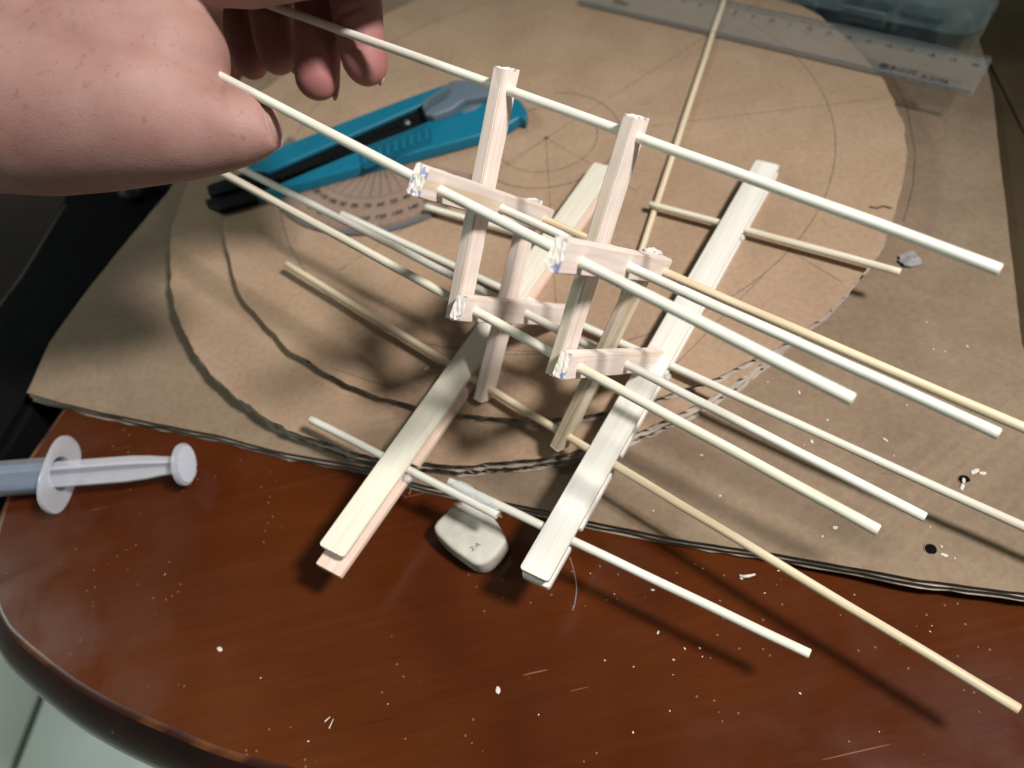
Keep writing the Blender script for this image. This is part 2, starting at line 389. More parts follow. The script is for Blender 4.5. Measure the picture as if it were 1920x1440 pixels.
def clear_mat(name, tint, alpha, rough=0.12, nvar=0.0):
    """thin clear plastic: mostly see-through tinted film with gloss"""
    ma = bpy.data.materials.new(name); ma.use_nodes = True; nt_ = ma.node_tree; nt_.nodes.clear()
    out = nt_.nodes.new('ShaderNodeOutputMaterial'); tr = nt_.nodes.new('ShaderNodeBsdfTransparent'); tr.inputs['Color'].default_value = (*tint, 1)
    pb = nt_.nodes.new('ShaderNodeBsdfPrincipled'); pb.inputs['Base Color'].default_value = (*[min(1, t * .9) for t in tint], 1); pb.inputs['Roughness'].default_value = rough
    mx = nt_.nodes.new('ShaderNodeMixShader'); fr = nt_.nodes.new('ShaderNodeFresnel'); fr.inputs['IOR'].default_value = 1.5
    v = mapping(nt_, (1, 1, 1)); n1 = noise(nt_, 120, 4, v)
    gm = nt_.nodes.new('ShaderNodeNewGeometry'); ff = math_(nt_, 'MULTIPLY', fr.outputs['Fac'], math_(nt_, 'SUBTRACT', 1.0, gm.outputs['Backfacing']))
    a = math_(nt_, 'ADD', ff, alpha)
    if nvar: a = math_(nt_, 'ADD', a, math_(nt_, 'MULTIPLY', math_(nt_, 'SUBTRACT', n1.outputs['Fac'], 0.5), nvar))
    nt_.links.new(a, mx.inputs['Fac']); nt_.links.new(tr.outputs[0], mx.inputs[1]); nt_.links.new(pb.outputs[0], mx.inputs[2]); nt_.links.new(mx.outputs[0], out.inputs['Surface'])
    return ma
M_RULER = clear_mat('clear_ruler_plastic', (0.88, 0.89, 0.89), 0.03, 0.25, 0.03)
M_RULERE = clear_mat('ruler_bevel_plastic', (0.50, 0.53, 0.57), 0.15, 0.2, 0.05)
M_PROT = clear_mat('clear_protractor_plastic', (0.90, 0.87, 0.86), 0.02, 0.15, 0.03)
M_CASE = clear_mat('clear_case_plastic', (0.76, 0.82, 0.84), 0.03, 0.08, 0.14)
M_CASEI = clear_mat('blue_insert_plastic', (0.30, 0.40, 0.46), 0.16, 0.15, 0.15)
M_GLUE = clear_mat('hot_glue', (0.90, 0.92, 0.93), 0.30, 0.12, 0.25)
def milky(name, col, tw=0.45, rough=0.35):
    ma, nt_, b = mat(name, rough, 0.5); b.inputs['Base Color'].default_value = (*col, 1); b.inputs['Transmission Weight'].default_value = tw
    b.inputs['IOR'].default_value = 1.25; b.inputs['Roughness'].default_value = rough; b.inputs['Subsurface Weight'].default_value = 0.0
    v = mapping(nt_, (1, 1, 1)); n1 = noise(nt_, 150, 3, v); r = ramp(nt_, [(0.3, tuple(c * .93 for c in col)), (0.7, col)]); nt_.links.new(n1.outputs['Fac'], r.inputs['Fac']); nt_.links.new(r.outputs['Color'], b.inputs['Base Color'])
    return ma
M_SYR = clear_mat('milky_syringe_plastic', (0.87, 0.88, 0.93), 0.30, 0.18, 0.1)
M_SYRB = clear_mat('clear_syringe_barrel', (0.72, 0.77, 0.84), 0.10, 0.12, 0.08)
def eraser_mat():
    ma, nt_, b = mat('grubby_white_rubber', 0.65, 0.3); v = mapping(nt_, (1, 1, 1)); n1 = noise(nt_, 140, 5, v, 0.4)
    r = ramp(nt_, [(0.25, (0.40, 0.375, 0.33)), (0.45, (0.50, 0.475, 0.42)), (0.7, (0.56, 0.54, 0.48))]); nt_.links.new(n1.outputs['Fac'], r.inputs['Fac'])
    n2 = noise(nt_, 700, 4, v); g = ramp(nt_, [(0.72, (0, 0, 0)), (0.77, (1, 1, 1))]); nt_.links.new(n2.outputs['Fac'], g.inputs['Fac'])
    nt_.links.new(mix(nt_, r.outputs['Color'], (0.05, 0.05, 0.06), math_(nt_, 'MULTIPLY', g.outputs['Color'], 0.8)), b.inputs['Base Color'])
    bump(nt_, b, n2.outputs['Fac'], 0.3, 0.0002)
    return ma
M_ERASER = eraser_mat()

# ------------------------------------------------------------------ floor, table
ZT = -19.3        # table top
ZB = -13.4        # top of the base sheet
ZM = -4.7         # top of the lower disc
fl = bpy.data.objects.new('floor', mesh('floor', [(-3000, -3000, -430), (3000, -3000, -430), (3000, 3000, -430), (-3000, 3000, -430)], [(0, 1, 2, 3)])); C.objects.link(fl)
fl.data.materials.append(M_GROUT); tag(fl, kind='structure')
tile = box_mesh(600, 600, 8, 1.5); tile.materials.append(M_TILE)
g0 = at(62, 1345, -422); gd = (at(92, 1270, -422) - at(30, 1430, -422)); ga = math.atan2(gd.y, gd.x)
for i in range(-3, 4):
    for j in range(-3, 4):
        c = Matrix.Rotation(ga, 3, 'Z') @ Vector((i * 606, j * 606 + 303, 0)) + Vector((g0.x, g0.y, -426))
        o = link('tile', tile, None, fl, c, Matrix.Rotation(ga, 3, 'Z'))

def smooth_outline(pts, n=8):
    """closed Catmull-Rom"""
    out = []; m_ = len(pts)
    for i in range(m_):
        p0, p1, p2, p3 = [Vector(pts[(i + k - 1) % m_]) for k in range(4)]
        for k in range(n):
            t = k / n
            out.append(0.5 * ((2 * p1) + (-p0 + p2) * t + (2 * p0 - 5 * p1 + 4 * p2 - p3) * t * t + (-p0 + 3 * p1 - 3 * p2 + p3) * t ** 3))
    return out
tout = [(-99, 77), (-140, 99), (-170, 119), (-196, 142), (-206, 154), (-212, 168), (-215, 185), (-214, 205), (-209, 222), (-197, 246), (-180, 280), (-160, 330), (-148, 420), (-140, 640), (0, 900), (500, 800), (560, 300), (420, -40), (160, -20), (20, 28)]
to = smooth_outline([(x, y) for x, y in tout], 8)
def offs(pts, d):
    n = len(pts); out = []
    for i in range(n):
        t = (pts[(i + 1) % n] - pts[i - 1]).normalized(); out.append(pts[i] + Vector((t.y, -t.x)) * d)
    return out
area = sum(to[i].x * to[(i + 1) % len(to)].y - to[(i + 1) % len(to)].x * to[i].y for i in range(len(to)))
sgn = 1 if area > 0 else -1       # outward = +d when ccw
rings = [(-1.6, 0.0), (-.6, -0.1), (.1, -0.4), (.9, -.95), (4.0, -3.6), (7.5, -7.5), (10, -12.5), (11.2, -18), (11, -24), (8, -30), (0, -32)]
table = thing('table', 'red brown lacquered wooden table with a worn rounded edge under the cardboard', 'table', (0, 0, -430))
n = len(to); top = offs(to, -1.6 * sgn)
link('table_top', mesh('tt', [(p.x, p.y, ZT) for p in top] + [(p.x, p.y, ZT - 22) for p in top], [tuple(range(n)), tuple(range(2 * n - 1, n - 1, -1))]), M_TABLE, table, None)
def ring_mesh(a, b):
    V = []; F = []
    for d, z in rings[a:b]:
        V += [(p.x, p.y, ZT + z) for p in offs(to, d * sgn)]
    for r_ in range(b - a - 1):
        for i in range(n): F.append((r_ * n + i, r_ * n + (i + 1) % n, (r_ + 1) * n + (i + 1) % n, (r_ + 1) * n + i))
    return mesh('ring', V, F, smooth=True)
link('worn_rim', ring_mesh(0, 4), M_WEAR, table); link('table_edge', ring_mesh(3, len(rings)), M_EDGE, table)
leg = box_mesh(40, 40, 376, 3)
for x, y in ((-150, 160), (-180, 640), (430, 20), (440, 700)):
    link('table_leg', leg, M_EDGE, table, (x, y, -234))

# ------------------------------------------------------------------ corrugated sheets
def sheet(name, label, cat, outline, ztop, thick, cmat, flute_ang, zfun=None, jit=0.5, holes=(), nl=2, inset=3.0, fin=.75, bin_=-.3):
    """double-wall corrugated board: liners, fluting along the cut edge"""
    zf = zfun or (lambda x, y: 0.0)
    root = thing(name, label, cat, (outline[0].x, outline[0].y, ztop))
    m_ = len(outline)
    ar = sum(outline[i].x * outline[(i + 1) % m_].y - outline[(i + 1) % m_].x * outline[i].y for i in range(m_)); sg = 1 if ar > 0 else -1
    def liner(z0, z1, j, dd):
        o2 = offs(outline, -dd * sg)
        pts = []
        for i, p in enumerate(o2):
            q = Vector((p.x, p.y)) + Vector((R.uniform(-j, j), R.uniform(-j, j))) + Vector((mnoise.noise((p.x * .12, p.y * .12, z0)), mnoise.noise((p.x * .12 + 9, p.y * .12, z0)))) * j * 1.3
            pts.append(q)
        bm = bmesh.new()
        vt = [bm.verts.new(Vector((q.x, q.y, z1 + zf(q.x, q.y))) * MM) for q in pts]
        vb = [bm.verts.new(Vector((q.x, q.y, z0 + zf(q.x, q.y))) * MM) for q in pts]
        ft = bm.faces.new(vt); fb = bm.faces.new(vb)
        for i in range(m_): bm.faces.new((vt[i], vt[(i + 1) % m_], vb[(i + 1) % m_], vb[i]))
        bmesh.ops.triangulate(bm, faces=[ft, fb])
        bmesh.ops.recalc_face_normals(bm, faces=bm.faces)
        me = bpy.data.meshes.new('liner'); bm.to_mesh(me); bm.free(); return me
    link('top_liner', liner(ztop - 0.4, ztop, jit * .45, 0), cmat, root)
    link('bottom_liner', liner(ztop - thick, ztop - thick + 0.5, jit, bin_), M_FLUTE, root)
    # core block set in from the edge, darkened for the shade inside the fluting
    link('shade_core', liner(ztop - thick + 0.45, ztop - 0.45, 0.3, inset), M_CORE, root)
    hl = (thick - 0.8) / nl
    ca, sa = math.cos(flute_ang), math.sin(flute_ang)
    for l in range(nl):
        zc = ztop - 0.4 - hl * (l + 0.5); amp = hl / 2 - 0.22
        V = []; F = []
        inn = offs(outline, -(inset + .4) * sg); outr = offs(outline, -fin * sg)
        # densify along the outline
        path = []
        for i in range(m_):
            a, b = outr[i], outr[(i + 1) % m_]; c_, d_ = inn[i], inn[(i + 1) % m_]
            k = max(1, int((b - a).length / 0.8))
            for s in range(k): path.append((a.lerp(b, s / k), c_.lerp(d_, s / k)))
        pitch = 7.5 if nl == 1 or l == 0 else 5.6
        for (a, c_) in path:
            for q in (a, c_):
                ph = (q.x * ca + q.y * sa) / pitch * 2 * math.pi + l * 1.3
                jn = mnoise.noise((q.x * .35, q.y * .35, l * 5.0))
                z = zc + amp * math.sin(ph) * (1 - .25 * abs(jn)) + zf(q.x, q.y)
                off = Vector((jn, mnoise.noise((q.y * .35, q.x * .35, 3)))) * .3
                V.append((q.x + off.x, q.y + off.y, z + .24)); V.append((q.x + off.x, q.y + off.y, z - .24))
        P = len(path)
        for i in range(P):
            a = i * 4; b = ((i + 1) % P) * 4
            F += [(a, b, b + 2, a + 2), (a + 1, a + 3, b + 3, b + 1), (a, a + 1, b + 1, b)]
        link('fluting', mesh('flute', V, F, smooth=True), M_FLUTE, root)
        if l < nl - 1: link('middle_liner', liner(zc - hl / 2 - .25, zc - hl / 2 + .25, jit * .8, -.15), M_FLUTE, root)
    return root
def circle_outline(cx, cy, r, n_, wob):
    out = []
    for i in range(n_):
        a = 2 * math.pi * i / n_; rr = r + wob * (mnoise.noise((math.cos(a) * 5, math.sin(a) * 5, cx)) + .5 * mnoise.noise((math.cos(a) * 17, math.sin(a) * 17, cx)))
        out.append(Vector((cx + rr * math.cos(a), cy + rr * math.sin(a))))
    return out
DC = Vector((43.4, 330.0))
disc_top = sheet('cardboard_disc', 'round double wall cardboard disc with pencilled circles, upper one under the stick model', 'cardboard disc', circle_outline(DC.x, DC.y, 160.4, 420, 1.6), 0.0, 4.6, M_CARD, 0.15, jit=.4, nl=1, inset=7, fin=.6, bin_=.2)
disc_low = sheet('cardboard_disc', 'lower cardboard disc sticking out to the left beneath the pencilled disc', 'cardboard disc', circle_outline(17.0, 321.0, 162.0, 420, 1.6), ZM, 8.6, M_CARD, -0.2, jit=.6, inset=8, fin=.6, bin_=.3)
# base sheet: outline from its visible border, bent a little at the right
bo = [(-210, 258), (-197, 250), (-174, 237), (-143, 221), (-123, 211), (-94, 194), (-61, 178), (-45, 167), (-15, 151), (3, 142), (15, 135), (44, 120), (72, 107), (111, 86.5), (139, 75), (165, 63), (176, 96), (190, 165), (226, 243), (241, 276), (254, 303), (262, 324), (300, 430), (330, 540), (-60, 640), (-110, 480), (-154, 376), (-177, 338), (-191, 313), (-204, 286)]
bo2 = []
for i in range(len(bo)):
    a = Vector(bo[i]); b = Vector(bo[(i + 1) % len(bo)]); k = max(1, int((b - a).length / 5))
    for s in range(k): bo2.append(a.lerp(b, s / k))
fe = math.atan2(75 - 250, 139 + 197)
def bend(x, y):
    a = min(1, max(0, (x - 20) / 90.0)); b = min(1, max(0, (128 - y) / 40.0)); return 4.4 * a * a * (3 - 2 * a) * b
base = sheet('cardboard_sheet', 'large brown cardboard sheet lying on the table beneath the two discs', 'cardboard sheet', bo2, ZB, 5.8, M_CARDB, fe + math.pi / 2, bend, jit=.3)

from mathutils.bvhtree import BVHTree
_lm = [o for o in base.children if o.name.startswith('top_liner')][0].data
_bvh = BVHTree.FromPolygons([v.co.copy() for v in _lm.vertices], [tuple(p.vertices) for p in _lm.polygons])
def base_z(x, y):
    h = _bvh.ray_cast(Vector((x, y, 60)) * MM, Vector((0, 0, -1)))
    return h[0].z / MM if h[0] is not None else ZB
def on_base(px, py):
    p = at(px, py, ZB)
    for _ in range(3): p = at(px, py, base_z(p.x, p.y))
    return p
# pencil work: thin graphite ribbons on the paper
def ribbon(pts, wd, z):
    V = []; F = []; m_ = len(pts)
    for i, p in enumerate(pts):
        t = (Vector(pts[min(i + 1, m_ - 1)]) - Vector(pts[max(i - 1, 0)])).normalized(); nn = Vector((-t.y, t.x)) * (wd / 2 * (1 + .25 * mnoise.noise((p[0] * .1, p[1] * .1, 2))))
        V.append((p[0] + nn.x, p[1] + nn.y, z)); V.append((p[0] - nn.x, p[1] - nn.y, z))
    for i in range(m_ - 1): F.append((2 * i, 2 * i + 1, 2 * i + 3, 2 * i + 2))
    return mesh('ribbon', V, F)
def arc(cx, cy, r, a0, a1, n_=90):
    return [(cx + r * math.cos(a0 + (a1 - a0) * i / n_), cy + r * math.sin(a0 + (a1 - a0) * i / n_)) for i in range(n_ + 1)]
PC = at(1024, 259, 0)
for r_, wd in ((131.9, .42), (35.7, .6), (24.6, .55)):
    a0 = 0.0; a1 = 2 * math.pi
    if r_ == 35.7: a0, a1 = math.radians(-150), math.radians(72)
    link('pencil_line', ribbon(arc(PC.x, PC.y, r_, a0, a1, 140), wd, 0.05), M_PENCIL, disc_top)
for (px, py, r1) in ((1049, 684, 135), (1350, 52, 150), (1230, 380, 60), (860, 380, 70), (1480, 205, 158), (740, 440, 120)):
    d = (at(px, py, 0) - PC); d.z = 0; d.normalize(); s0 = 1.5 if px != 1480 else 50
    link('pencil_line', ribbon([(PC.x + d.x * (s0 + (r1 - s0) * i / 20), PC.y + d.y * (s0 + (r1 - s0) * i / 20)) for i in range(21)], .35, 0.06), M_PENCIL, disc_top)
for a, b in (((1430, 518), (1260, 690)), ((1480, 470), (1580, 530)), ((830, 650), (1060, 663)), ((620, 690), (740, 730))):
    p, q = at(*a, 0), at(*b, 0); link('pencil_line', ribbon([tuple(p.lerp(q, i / 12).xy) for i in range(13)], .32, 0.07), M_PENCIL, disc_top)
link('pin_hole', lathe([(0, .12), (.9, .12), (1.1, 0.02)], 12), M_INK, disc_top, (PC.x, PC.y, 0))
qa = [at(x, y, ZB) for x, y in ((1655, 110), (1700, 200), (1716, 287), (1712, 350), (1690, 430))]
link('pencil_line', ribbon([tuple(p.xy) for p in [qa[i].lerp(qa[i + 1], k / 6) for i in range(4) for k in range(6)]], .6, ZB + .06), M_PENCIL, base)
for (px, py) in ((1808, 900), (1745, 1030)):
    h = on_base(px, py); hz = h.z
    link('punched_hole', lathe([(0, .10), (1.75, .10), (1.95, .06)], 24), M_BLACKM, base, (h.x, h.y, hz + .05))
    link('hole_rim', lathe([(1.75, .02), (1.9, .13), (2.0, .10), (2.1, .02)], 24), M_CARDB, base, (h.x, h.y, hz + .05))

# ------------------------------------------------------------------ the stick model (fitted 3-D joints, mm)
PL = {'A': (19.2, 208.9, 111.9), 'B': (-8.0, 175.2, 113.8), 'G': (6.9, 195.0, 85.1), 'C': (-7.8, 181.8, 57.7), 'I': (21.7, 214.5, 58.8), 'J': (8.5, 200.0, 30.5), 'L': (-7.0, 186.3, 5.5), 'K': (25.0, 216.8, 3.6)}
PR = {'A': (48.2, 175.9, 111.7), 'B': (21.2, 141.7, 110.6), 'G': (36.8, 161.0, 84.4), 'C': (18.8, 151.0, 57.0), 'I': (53.3, 179.5, 58.1), 'J': (35.4, 169.8, 29.8), 'L': (16.8, 157.7, 5.3), 'K': (54.6, 185.0, 3.6)}
ER = {'A': (107.8, 107.9, 111.3), 'B': (67.8, 88.3, 105.5), 'G': (104.3, 84.3, 82.9), 'C': (80.3, 79.7, 55.3), 'I': (140, 83.0, 56.0), 'J': (105.3, 91.3, 27.8), 'L': (113.2, 42.0, 4.6), 'K': (160, 71.8, 3.8)}
EL = {'A': (-58, 297.0, 112.6), 'B': (-76, 252.6, 121.4), 'G': (4.5, 198.0, 85.1), 'C': (-112, 302.6, 60.6), 'I': (19.0, 217.6, 58.8), 'J': (-112, 335, 34), 'L': (-84.1, 278.9, 6.1), 'K': (-58.5, 306.4, 3.6)}
for dct in (PL, PR, ER, EL):
    for k in dct: dct[k] = Vector(dct[k])
model = thing('stick_model', 'pale lattice model of bamboo skewers pushed through drilled wooden bars', 'stick model', (18, 185, 0))
RS = 1.46
def skewer(a, b, rad=RS, ma=None, parent=model, name='skewer', bow=0.0):
    a = Vector(a); b = Vector(b); d = b - a; Lh = d.length; n_ = 26
    path = []; rads = []
    for i in range(n_ + 1):
        t = i / n_; z = (t - .5) * Lh
        path.append(Vector((bow * math.sin(math.pi * t) + .22 * mnoise.noise((z * .035, a.x, 0)), .22 * mnoise.noise((z * .035, a.x, 7)), z))); rads.append(rad * (1 + .035 * mnoise.noise((z * .07, b.x, 3))))
    # slightly rounded cut ends
    path = [path[0] - Vector((0, 0, .0))] + path[0:] ; rads = [rads[0] * .86] + rads; path[0] = path[1] + Vector((0, 0, -.25))
    path.append(path[-1] + Vector((0, 0, .25))); rads.append(rads[-1] * .86)
    me = tube(path, rads, 14, True, 0.0)
    return link(name, me, ma or M_SKEW, parent, (a + b) / 2, frame(z=d))
kinds = {'A': M_SKEWW, 'B': M_SKEWW, 'G': M_SKEWW, 'C': M_SKEW, 'I': M_SKEWT, 'J': M_SKEWW, 'L': M_SKEWT, 'K': M_SKEWW}
for k in 'ABGCIJLK':
    # straight pieces: left end -> left joint -> right joint -> right end are collinear within the fit
    o = skewer(EL[k], ER[k], RS * R.uniform(.96, 1.04), kinds[k], bow=R.uniform(-.7, .7))
    if k == 'I': o['label'] = 'tan skewer of the upper right'
s_dir = sum(((PR[k] - PL[k]).normalized() for k in 'ABGCIJLK'), Vector()).normalized()
def bar(p, q, e0, e1, off, old=False, hh=8.1, tt=4.0, name='cross_bar'):
    d = (q - p).normalized(); a = p - d * e0 + s_dir * off; b = q + d * e1 + s_dir * off; Lh = (b - a).length
    me = box_mesh(Lh, tt, hh, 0, nx=14, jit=.10)
    bm = bmesh.new(); bm.from_mesh(me)
    ends = [f for f in bm.faces if abs(f.normal.x) > .9]
    bmesh.ops.subdivide_edges(bm, edges=list({e for f in ends for e in f.edges}), cuts=5, use_grid_fill=True)
    for v in bm.verts:
        if abs(abs(v.co.x) - Lh / 2 * MM) < .0002: v.co.x += R.uniform(-.22, .18) * MM * (1 if v.co.x > 0 else -1)
    ed = [e for e in bm.edges if len(e.link_faces) == 2 and e.calc_face_angle(0) > math.radians(60) and abs((e.verts[0].co - e.verts[1].co).normalized().x) > .8]
    bmesh.ops.bevel(bm, geom=ed, offset=.35 * MM, segments=2, affect='EDGES'); bm.to_mesh(me); bm.free()
    # frame: x along bar, y along skewer direction, z = x cross y
    x = d; y = (s_dir - x * s_dir.dot(x)).normalized(); z = x.cross(y)
    return link(name, me, bar_mat(Lh / 2, old), model, (a + b) / 2, Matrix((x, y, z)).transposed())
for S, oldv3 in ((PL, False), (PR, True)):
    L_ = S is PL
    bar(S['A'], S['C'], 6.0 if L_ else 5.2, 5.0, -3.7)
    bar(S['I'], S['L'], 4.5, 5.5, -3.7, old=oldv3)
    bar(S['B'], S['I'], 9.5 if L_ else 11.5, 5.5 if L_ else 3.5, 0.75)
    bar(S['C'], S['K'], 7.5, 6.5, 0.75)
# rails
def rail(a, b, zc, th, wd, ma, ext0=0, ext1=0, side=0.0, rnd=1.2, name='flat_stick'):
    a = at(*a, 7.4); b = at(*b, 7.4); d = (b - a); d.z = 0; Lf = d.length; d.normalize(); nrm = Vector((d.y, -d.x, 0))
    a2 = a - d * ext0 + nrm * side; b2 = b + d * ext1 + nrm * side; Lh = (b2 - a2).length
    pts = []
    hw = wd / 2; hl = Lh / 2
    for cx, cy, a0 in ((hl - rnd, hw - rnd, 0), (-hl + rnd, hw - rnd, 90), (-hl + rnd, -hw + rnd, 180), (hl - rnd, -hw + rnd, 270)):
        for k in range(4):
            t = math.radians(a0 + k * 30); pts.append((cx + rnd * math.cos(t), cy + rnd * math.sin(t)))
    me = prism(pts, -th / 2, th / 2, .28, 2)
    c = (a2 + b2) / 2; c.z = zc
    return link(name, me, ma, model, c, frame(x=d, hint=(0, 0, 1)))
rail((1134, 309), (620, 1033), 6.5, 1.9, 10.6, M_FLAT)
rail((1440, 304), (1000, 1078), 6.5, 1.9, 10.4, M_FLATW)
# lower strips lie under the skewers; they break where a skewer was let in
rail((1134, 309), (752, 850), 1.35, 2.5, 10.6, M_PINK, -1.5, 0, -.5, .6)
rail((738, 869), (620, 1033), 1.35, 2.5, 10.6, M_PINK, 0, 5.0, -.5, .6)
rail((1440, 304), (1140, 832), 1.35, 2.5, 10.2, M_FLATW, 1.0, 0, .1, .9)
rail((1129, 852), (1062, 970), 1.35, 2.5, 10.2, M_FLATW, 0, 0, .1, 1.2)
rail((1048, 994), (1000, 1078), 1.35, 2.5, 10.2, M_FLATW, 0, .3, .1, 1.2)
z4 = 4.0
sk = lambda a, b, ma=M_SKEW, z=z4: skewer(at(*a, z), at(*b, z), RS, ma)
sk((583, 787), (932, 966), M_SKEWW)
sk((843, 903), (1517, 1226), M_SKEWW, 4.2)
sk((1219, 383), (1687, 510), M_SKEW, 4.0)
sk((800, 388), (1048, 459), M_SKEW, 4.0)
# hot glue on the splice and at the rail joints
def blob(c, r, sx=1.0, ma=None, name='glue_blob', parent=model, ang=0.0, sd=1.0, flat=.6):
    bm = bmesh.new(); bmesh.ops.create_icosphere(bm, subdivisions=3, radius=r * MM)
    for v in bm.verts:
        k = 1 + .28 * mnoise.noise(v.co * 900 / r + Vector((c[0], c[1], sd)))
        v.co = Vector((v.co.x * sx * k, v.co.y * k, v.co.z * flat * k))
    me = bpy.data.meshes.new('blob'); bm.to_mesh(me); bm.free()
    for p in me.polygons: p.use_smooth = True
    return link(name, me, ma or M_GLUE, parent, c, Matrix.Rotation(ang, 3, 'Z'))
gdir = at(930, 955, 5) - at(845, 912, 5); gan = math.atan2(gdir.y, gdir.x)
blob(at(872, 918, 5.2), 2.2, 2.6, ang=gan, flat=.5); blob(at(905, 935, 5.2), 1.9, 2.8, ang=gan, sd=3, flat=.45); blob(at(926, 950, 4.8), 1.3, 1.6, ang=gan, sd=5)
blob(at(764, 896, 3.0), 1.7, 1.0, sd=7, flat=.9); blob(at(1066, 1005, 3.0), 1.2, sd=8, flat=.9); blob(at(1252, 706, 3), 1.3, sd=9, flat=.9); blob(at(1392, 447, 3), 1.2, sd=10, flat=.9)
# splinters at the broken splice
def shard(px, py, z, ang, ln, wd=.5, parent=model, name='splinter', ma=M_CHIP):
    c = at(px, py, z); me = mesh('sh', [(-ln / 2, -wd / 2, 0), (ln / 2, -wd * .2, .1), (ln / 2, wd * .2, .2), (-ln / 2, wd / 2, .3), (-ln / 2, 0, .6), (ln / 2 * .9, 0, .4)], [(0, 1, 2, 3), (0, 1, 5, 4), (3, 4, 5, 2), (0, 4, 3), (1, 2, 5)])
    return link(name, me, ma, parent, c, Matrix.Rotation(math.radians(ang), 3, 'Z'))
for k in range(7): shard(930 + k * .8, 955 + k * 3.2 - 6, 4 + .3 * (k % 3), -42 + R.uniform(-15, 15), 2.2 + R.uniform(-.5, .8))
for k in range(5): shard(843 + k * 1.2, 897 + k * 4, 4.4, 140 + R.uniform(-12, 12), 1.8)
for S, kk in ((PL, 'BG'), (PR, 'GJC')):
    for k in kk:
        p = S[k] + s_dir * 2.6
        for j in range(3):
            me = mesh('sp', [(0, -.25, 0), (0, .25, 0), (2.0 + R.uniform(-.6, .8), 0, .15)], [(0, 1, 2)])
            rr = (Matrix.Rotation(R.uniform(0, 6.28), 3, 'Z') @ Matrix.Rotation(R.uniform(-1.2, -.5), 3, 'Y'))
            link('splinter', me, M_CHIP, model, p + Vector((R.uniform(-1, 1), R.uniform(-1, 1), 1.1)), rr)

# loose skewer lying on the disc
loose = skewer(at(1376, -55, 1.6), at(1113, 738, 1.6), 1.35, M_SKEWT, None, 'loose_skewer')
tag(loose, 'single loose skewer lying on the disc beyond the lattice, touching none of the bars', 'skewer')

# ------------------------------------------------------------------ utility knife
def poly(pxs, z): return [at(x, y, z).xy for x, y in pxs]
knife = thing('utility_knife', 'teal snap off utility knife with grey slider and black nose', 'knife', tuple(at(690, 290, 0)))
ZK = 6.5
K_low = poly([(487, 386), (590, 357), (693, 328), (827, 294), (907, 272), (955, 253), (976, 240)], 0.0)
link('channel', prism(poly([(470, 352), (800, 238), (880, 205), (860, 168), (780, 190), (466, 316)], 4.6), 0.3, 4.6, .2), M_BLACKP, knife)
lowr = K_low + poly([(986, 222), (988, 206), (975, 186), (940, 172), (900, 172), (862, 199), (797, 229), (637, 296), (520, 345), (500, 353)], ZK)
link('housing', prism(lowr, 0.3, ZK, 1.7, 4), M_TEAL, knife)
upr = poly([(500, 322), (640, 261), (787, 197), (850, 170), (905, 160), (880, 150), (827, 160), (760, 184), (650, 226), (543, 268), (468, 300), (462, 318)], ZK)
link('housing', prism(upr, 0.3, ZK, 1.0, 3), M_TEAL, knife)
# notched blade track inside the channel
for k in range(20):
    t = k / 19; c = at(530 + 240 * t, 334 - 112 * t, 4.9)
    link('track_tooth', box_mesh(1.4, 3.2, .9, .2), M_BLACKP, knife, c, Matrix.Rotation(.35, 3, 'Z'))
link('rivet', lathe([(0, 1.2), (1.2, 1.1), (1.7, .5), (1.8, 0)], 16), M_STEEL, knife, at(764, 231, 4.7))
# nose: two black jaws
link('nose', prism(poly([(505, 345), (470, 352), (400, 372), (384, 377), (388, 386), (412, 396), (500, 372)], 3), .4, 3.8, .8), M_BLACKP, knife)
link('nose', prism(poly([(500, 322), (460, 325), (400, 344), (388, 350), (390, 362), (404, 366), (505, 338)], 5), 1.0, 5.6, .8), M_BLACKP, knife)
# slider
link('slider', prism(poly([(788, 190), (797, 213), (812, 216), (845, 204), (868, 186), (925, 178), (932, 160), (905, 152), (880, 148), (845, 150), (824, 166)], 10.5), 5.5, 10.5, 1.4, 3), M_GREYP, knife)
for k in range(9):
    t = k / 8; c = at(802 + 38 * t, 199 - 24 * t, 10.6)
    link('slider_rib', box_mesh(.8, 7.6, 1.5, .3), M_GREYD, knife, c, Matrix.Rotation(-.45, 3, 'Z'))
c = at(884, 201, ZK); link('oval_inset', lathe([(0, .3), (.85, .28), (1.0, 0)], 32), M_GREYP, knife, c, Matrix.Rotation(.32, 3, 'Z') @ Matrix.Diagonal((6.2, 2.6, 1)))
link('grip_groove_shade', prism(poly([(672, 280), (800, 232), (808, 240), (812, 268), (684, 318), (674, 306)], ZK), ZK, ZK + .15), M_TEALD, knife)  # thin dark pad on the housing, painted shade between the grip ribs
for k in range(9):
    t = k / 8; c = at(684 + 116 * t, 298 - 45 * t, ZK + .2)
    link('grip_rib', box_mesh(1.7, 7.8, 1.4, .5), M_TEAL, knife, c, Matrix.Rotation(-.08, 3, 'Z'))

# ------------------------------------------------------------------ protractor
pc = Vector((-37.2, 346.4)); PRr = 55.7; b0 = math.radians(-35) + math.pi
prot = thing('protractor', 'clear plastic protractor with black degree marks partly under the knife', 'protractor', (pc.x, pc.y, 0))
def pa(deg): return b0 + math.radians(deg)     # 0..180 sweeps through the lower side
pts = [(pc.x + PRr * math.cos(pa(t)), pc.y + PRr * math.sin(pa(t))) for t in range(0, 181, 4)]
link('plate', prism(pts, .05, 1.1), M_PROT, prot)
o_ = [(pc.x + (PRr) * math.cos(pa(t)), pc.y + (PRr) * math.sin(pa(t))) for t in range(0, 181, 4)]
i_ = [(pc.x + (PRr - 2.6) * math.cos(pa(t)), pc.y + (PRr - 2.6) * math.sin(pa(t))) for t in range(180, -1, -4)]
link('bevelled_rim', prism(o_ + i_, 1.12, 1.5), M_RULERE, prot)
tk = []
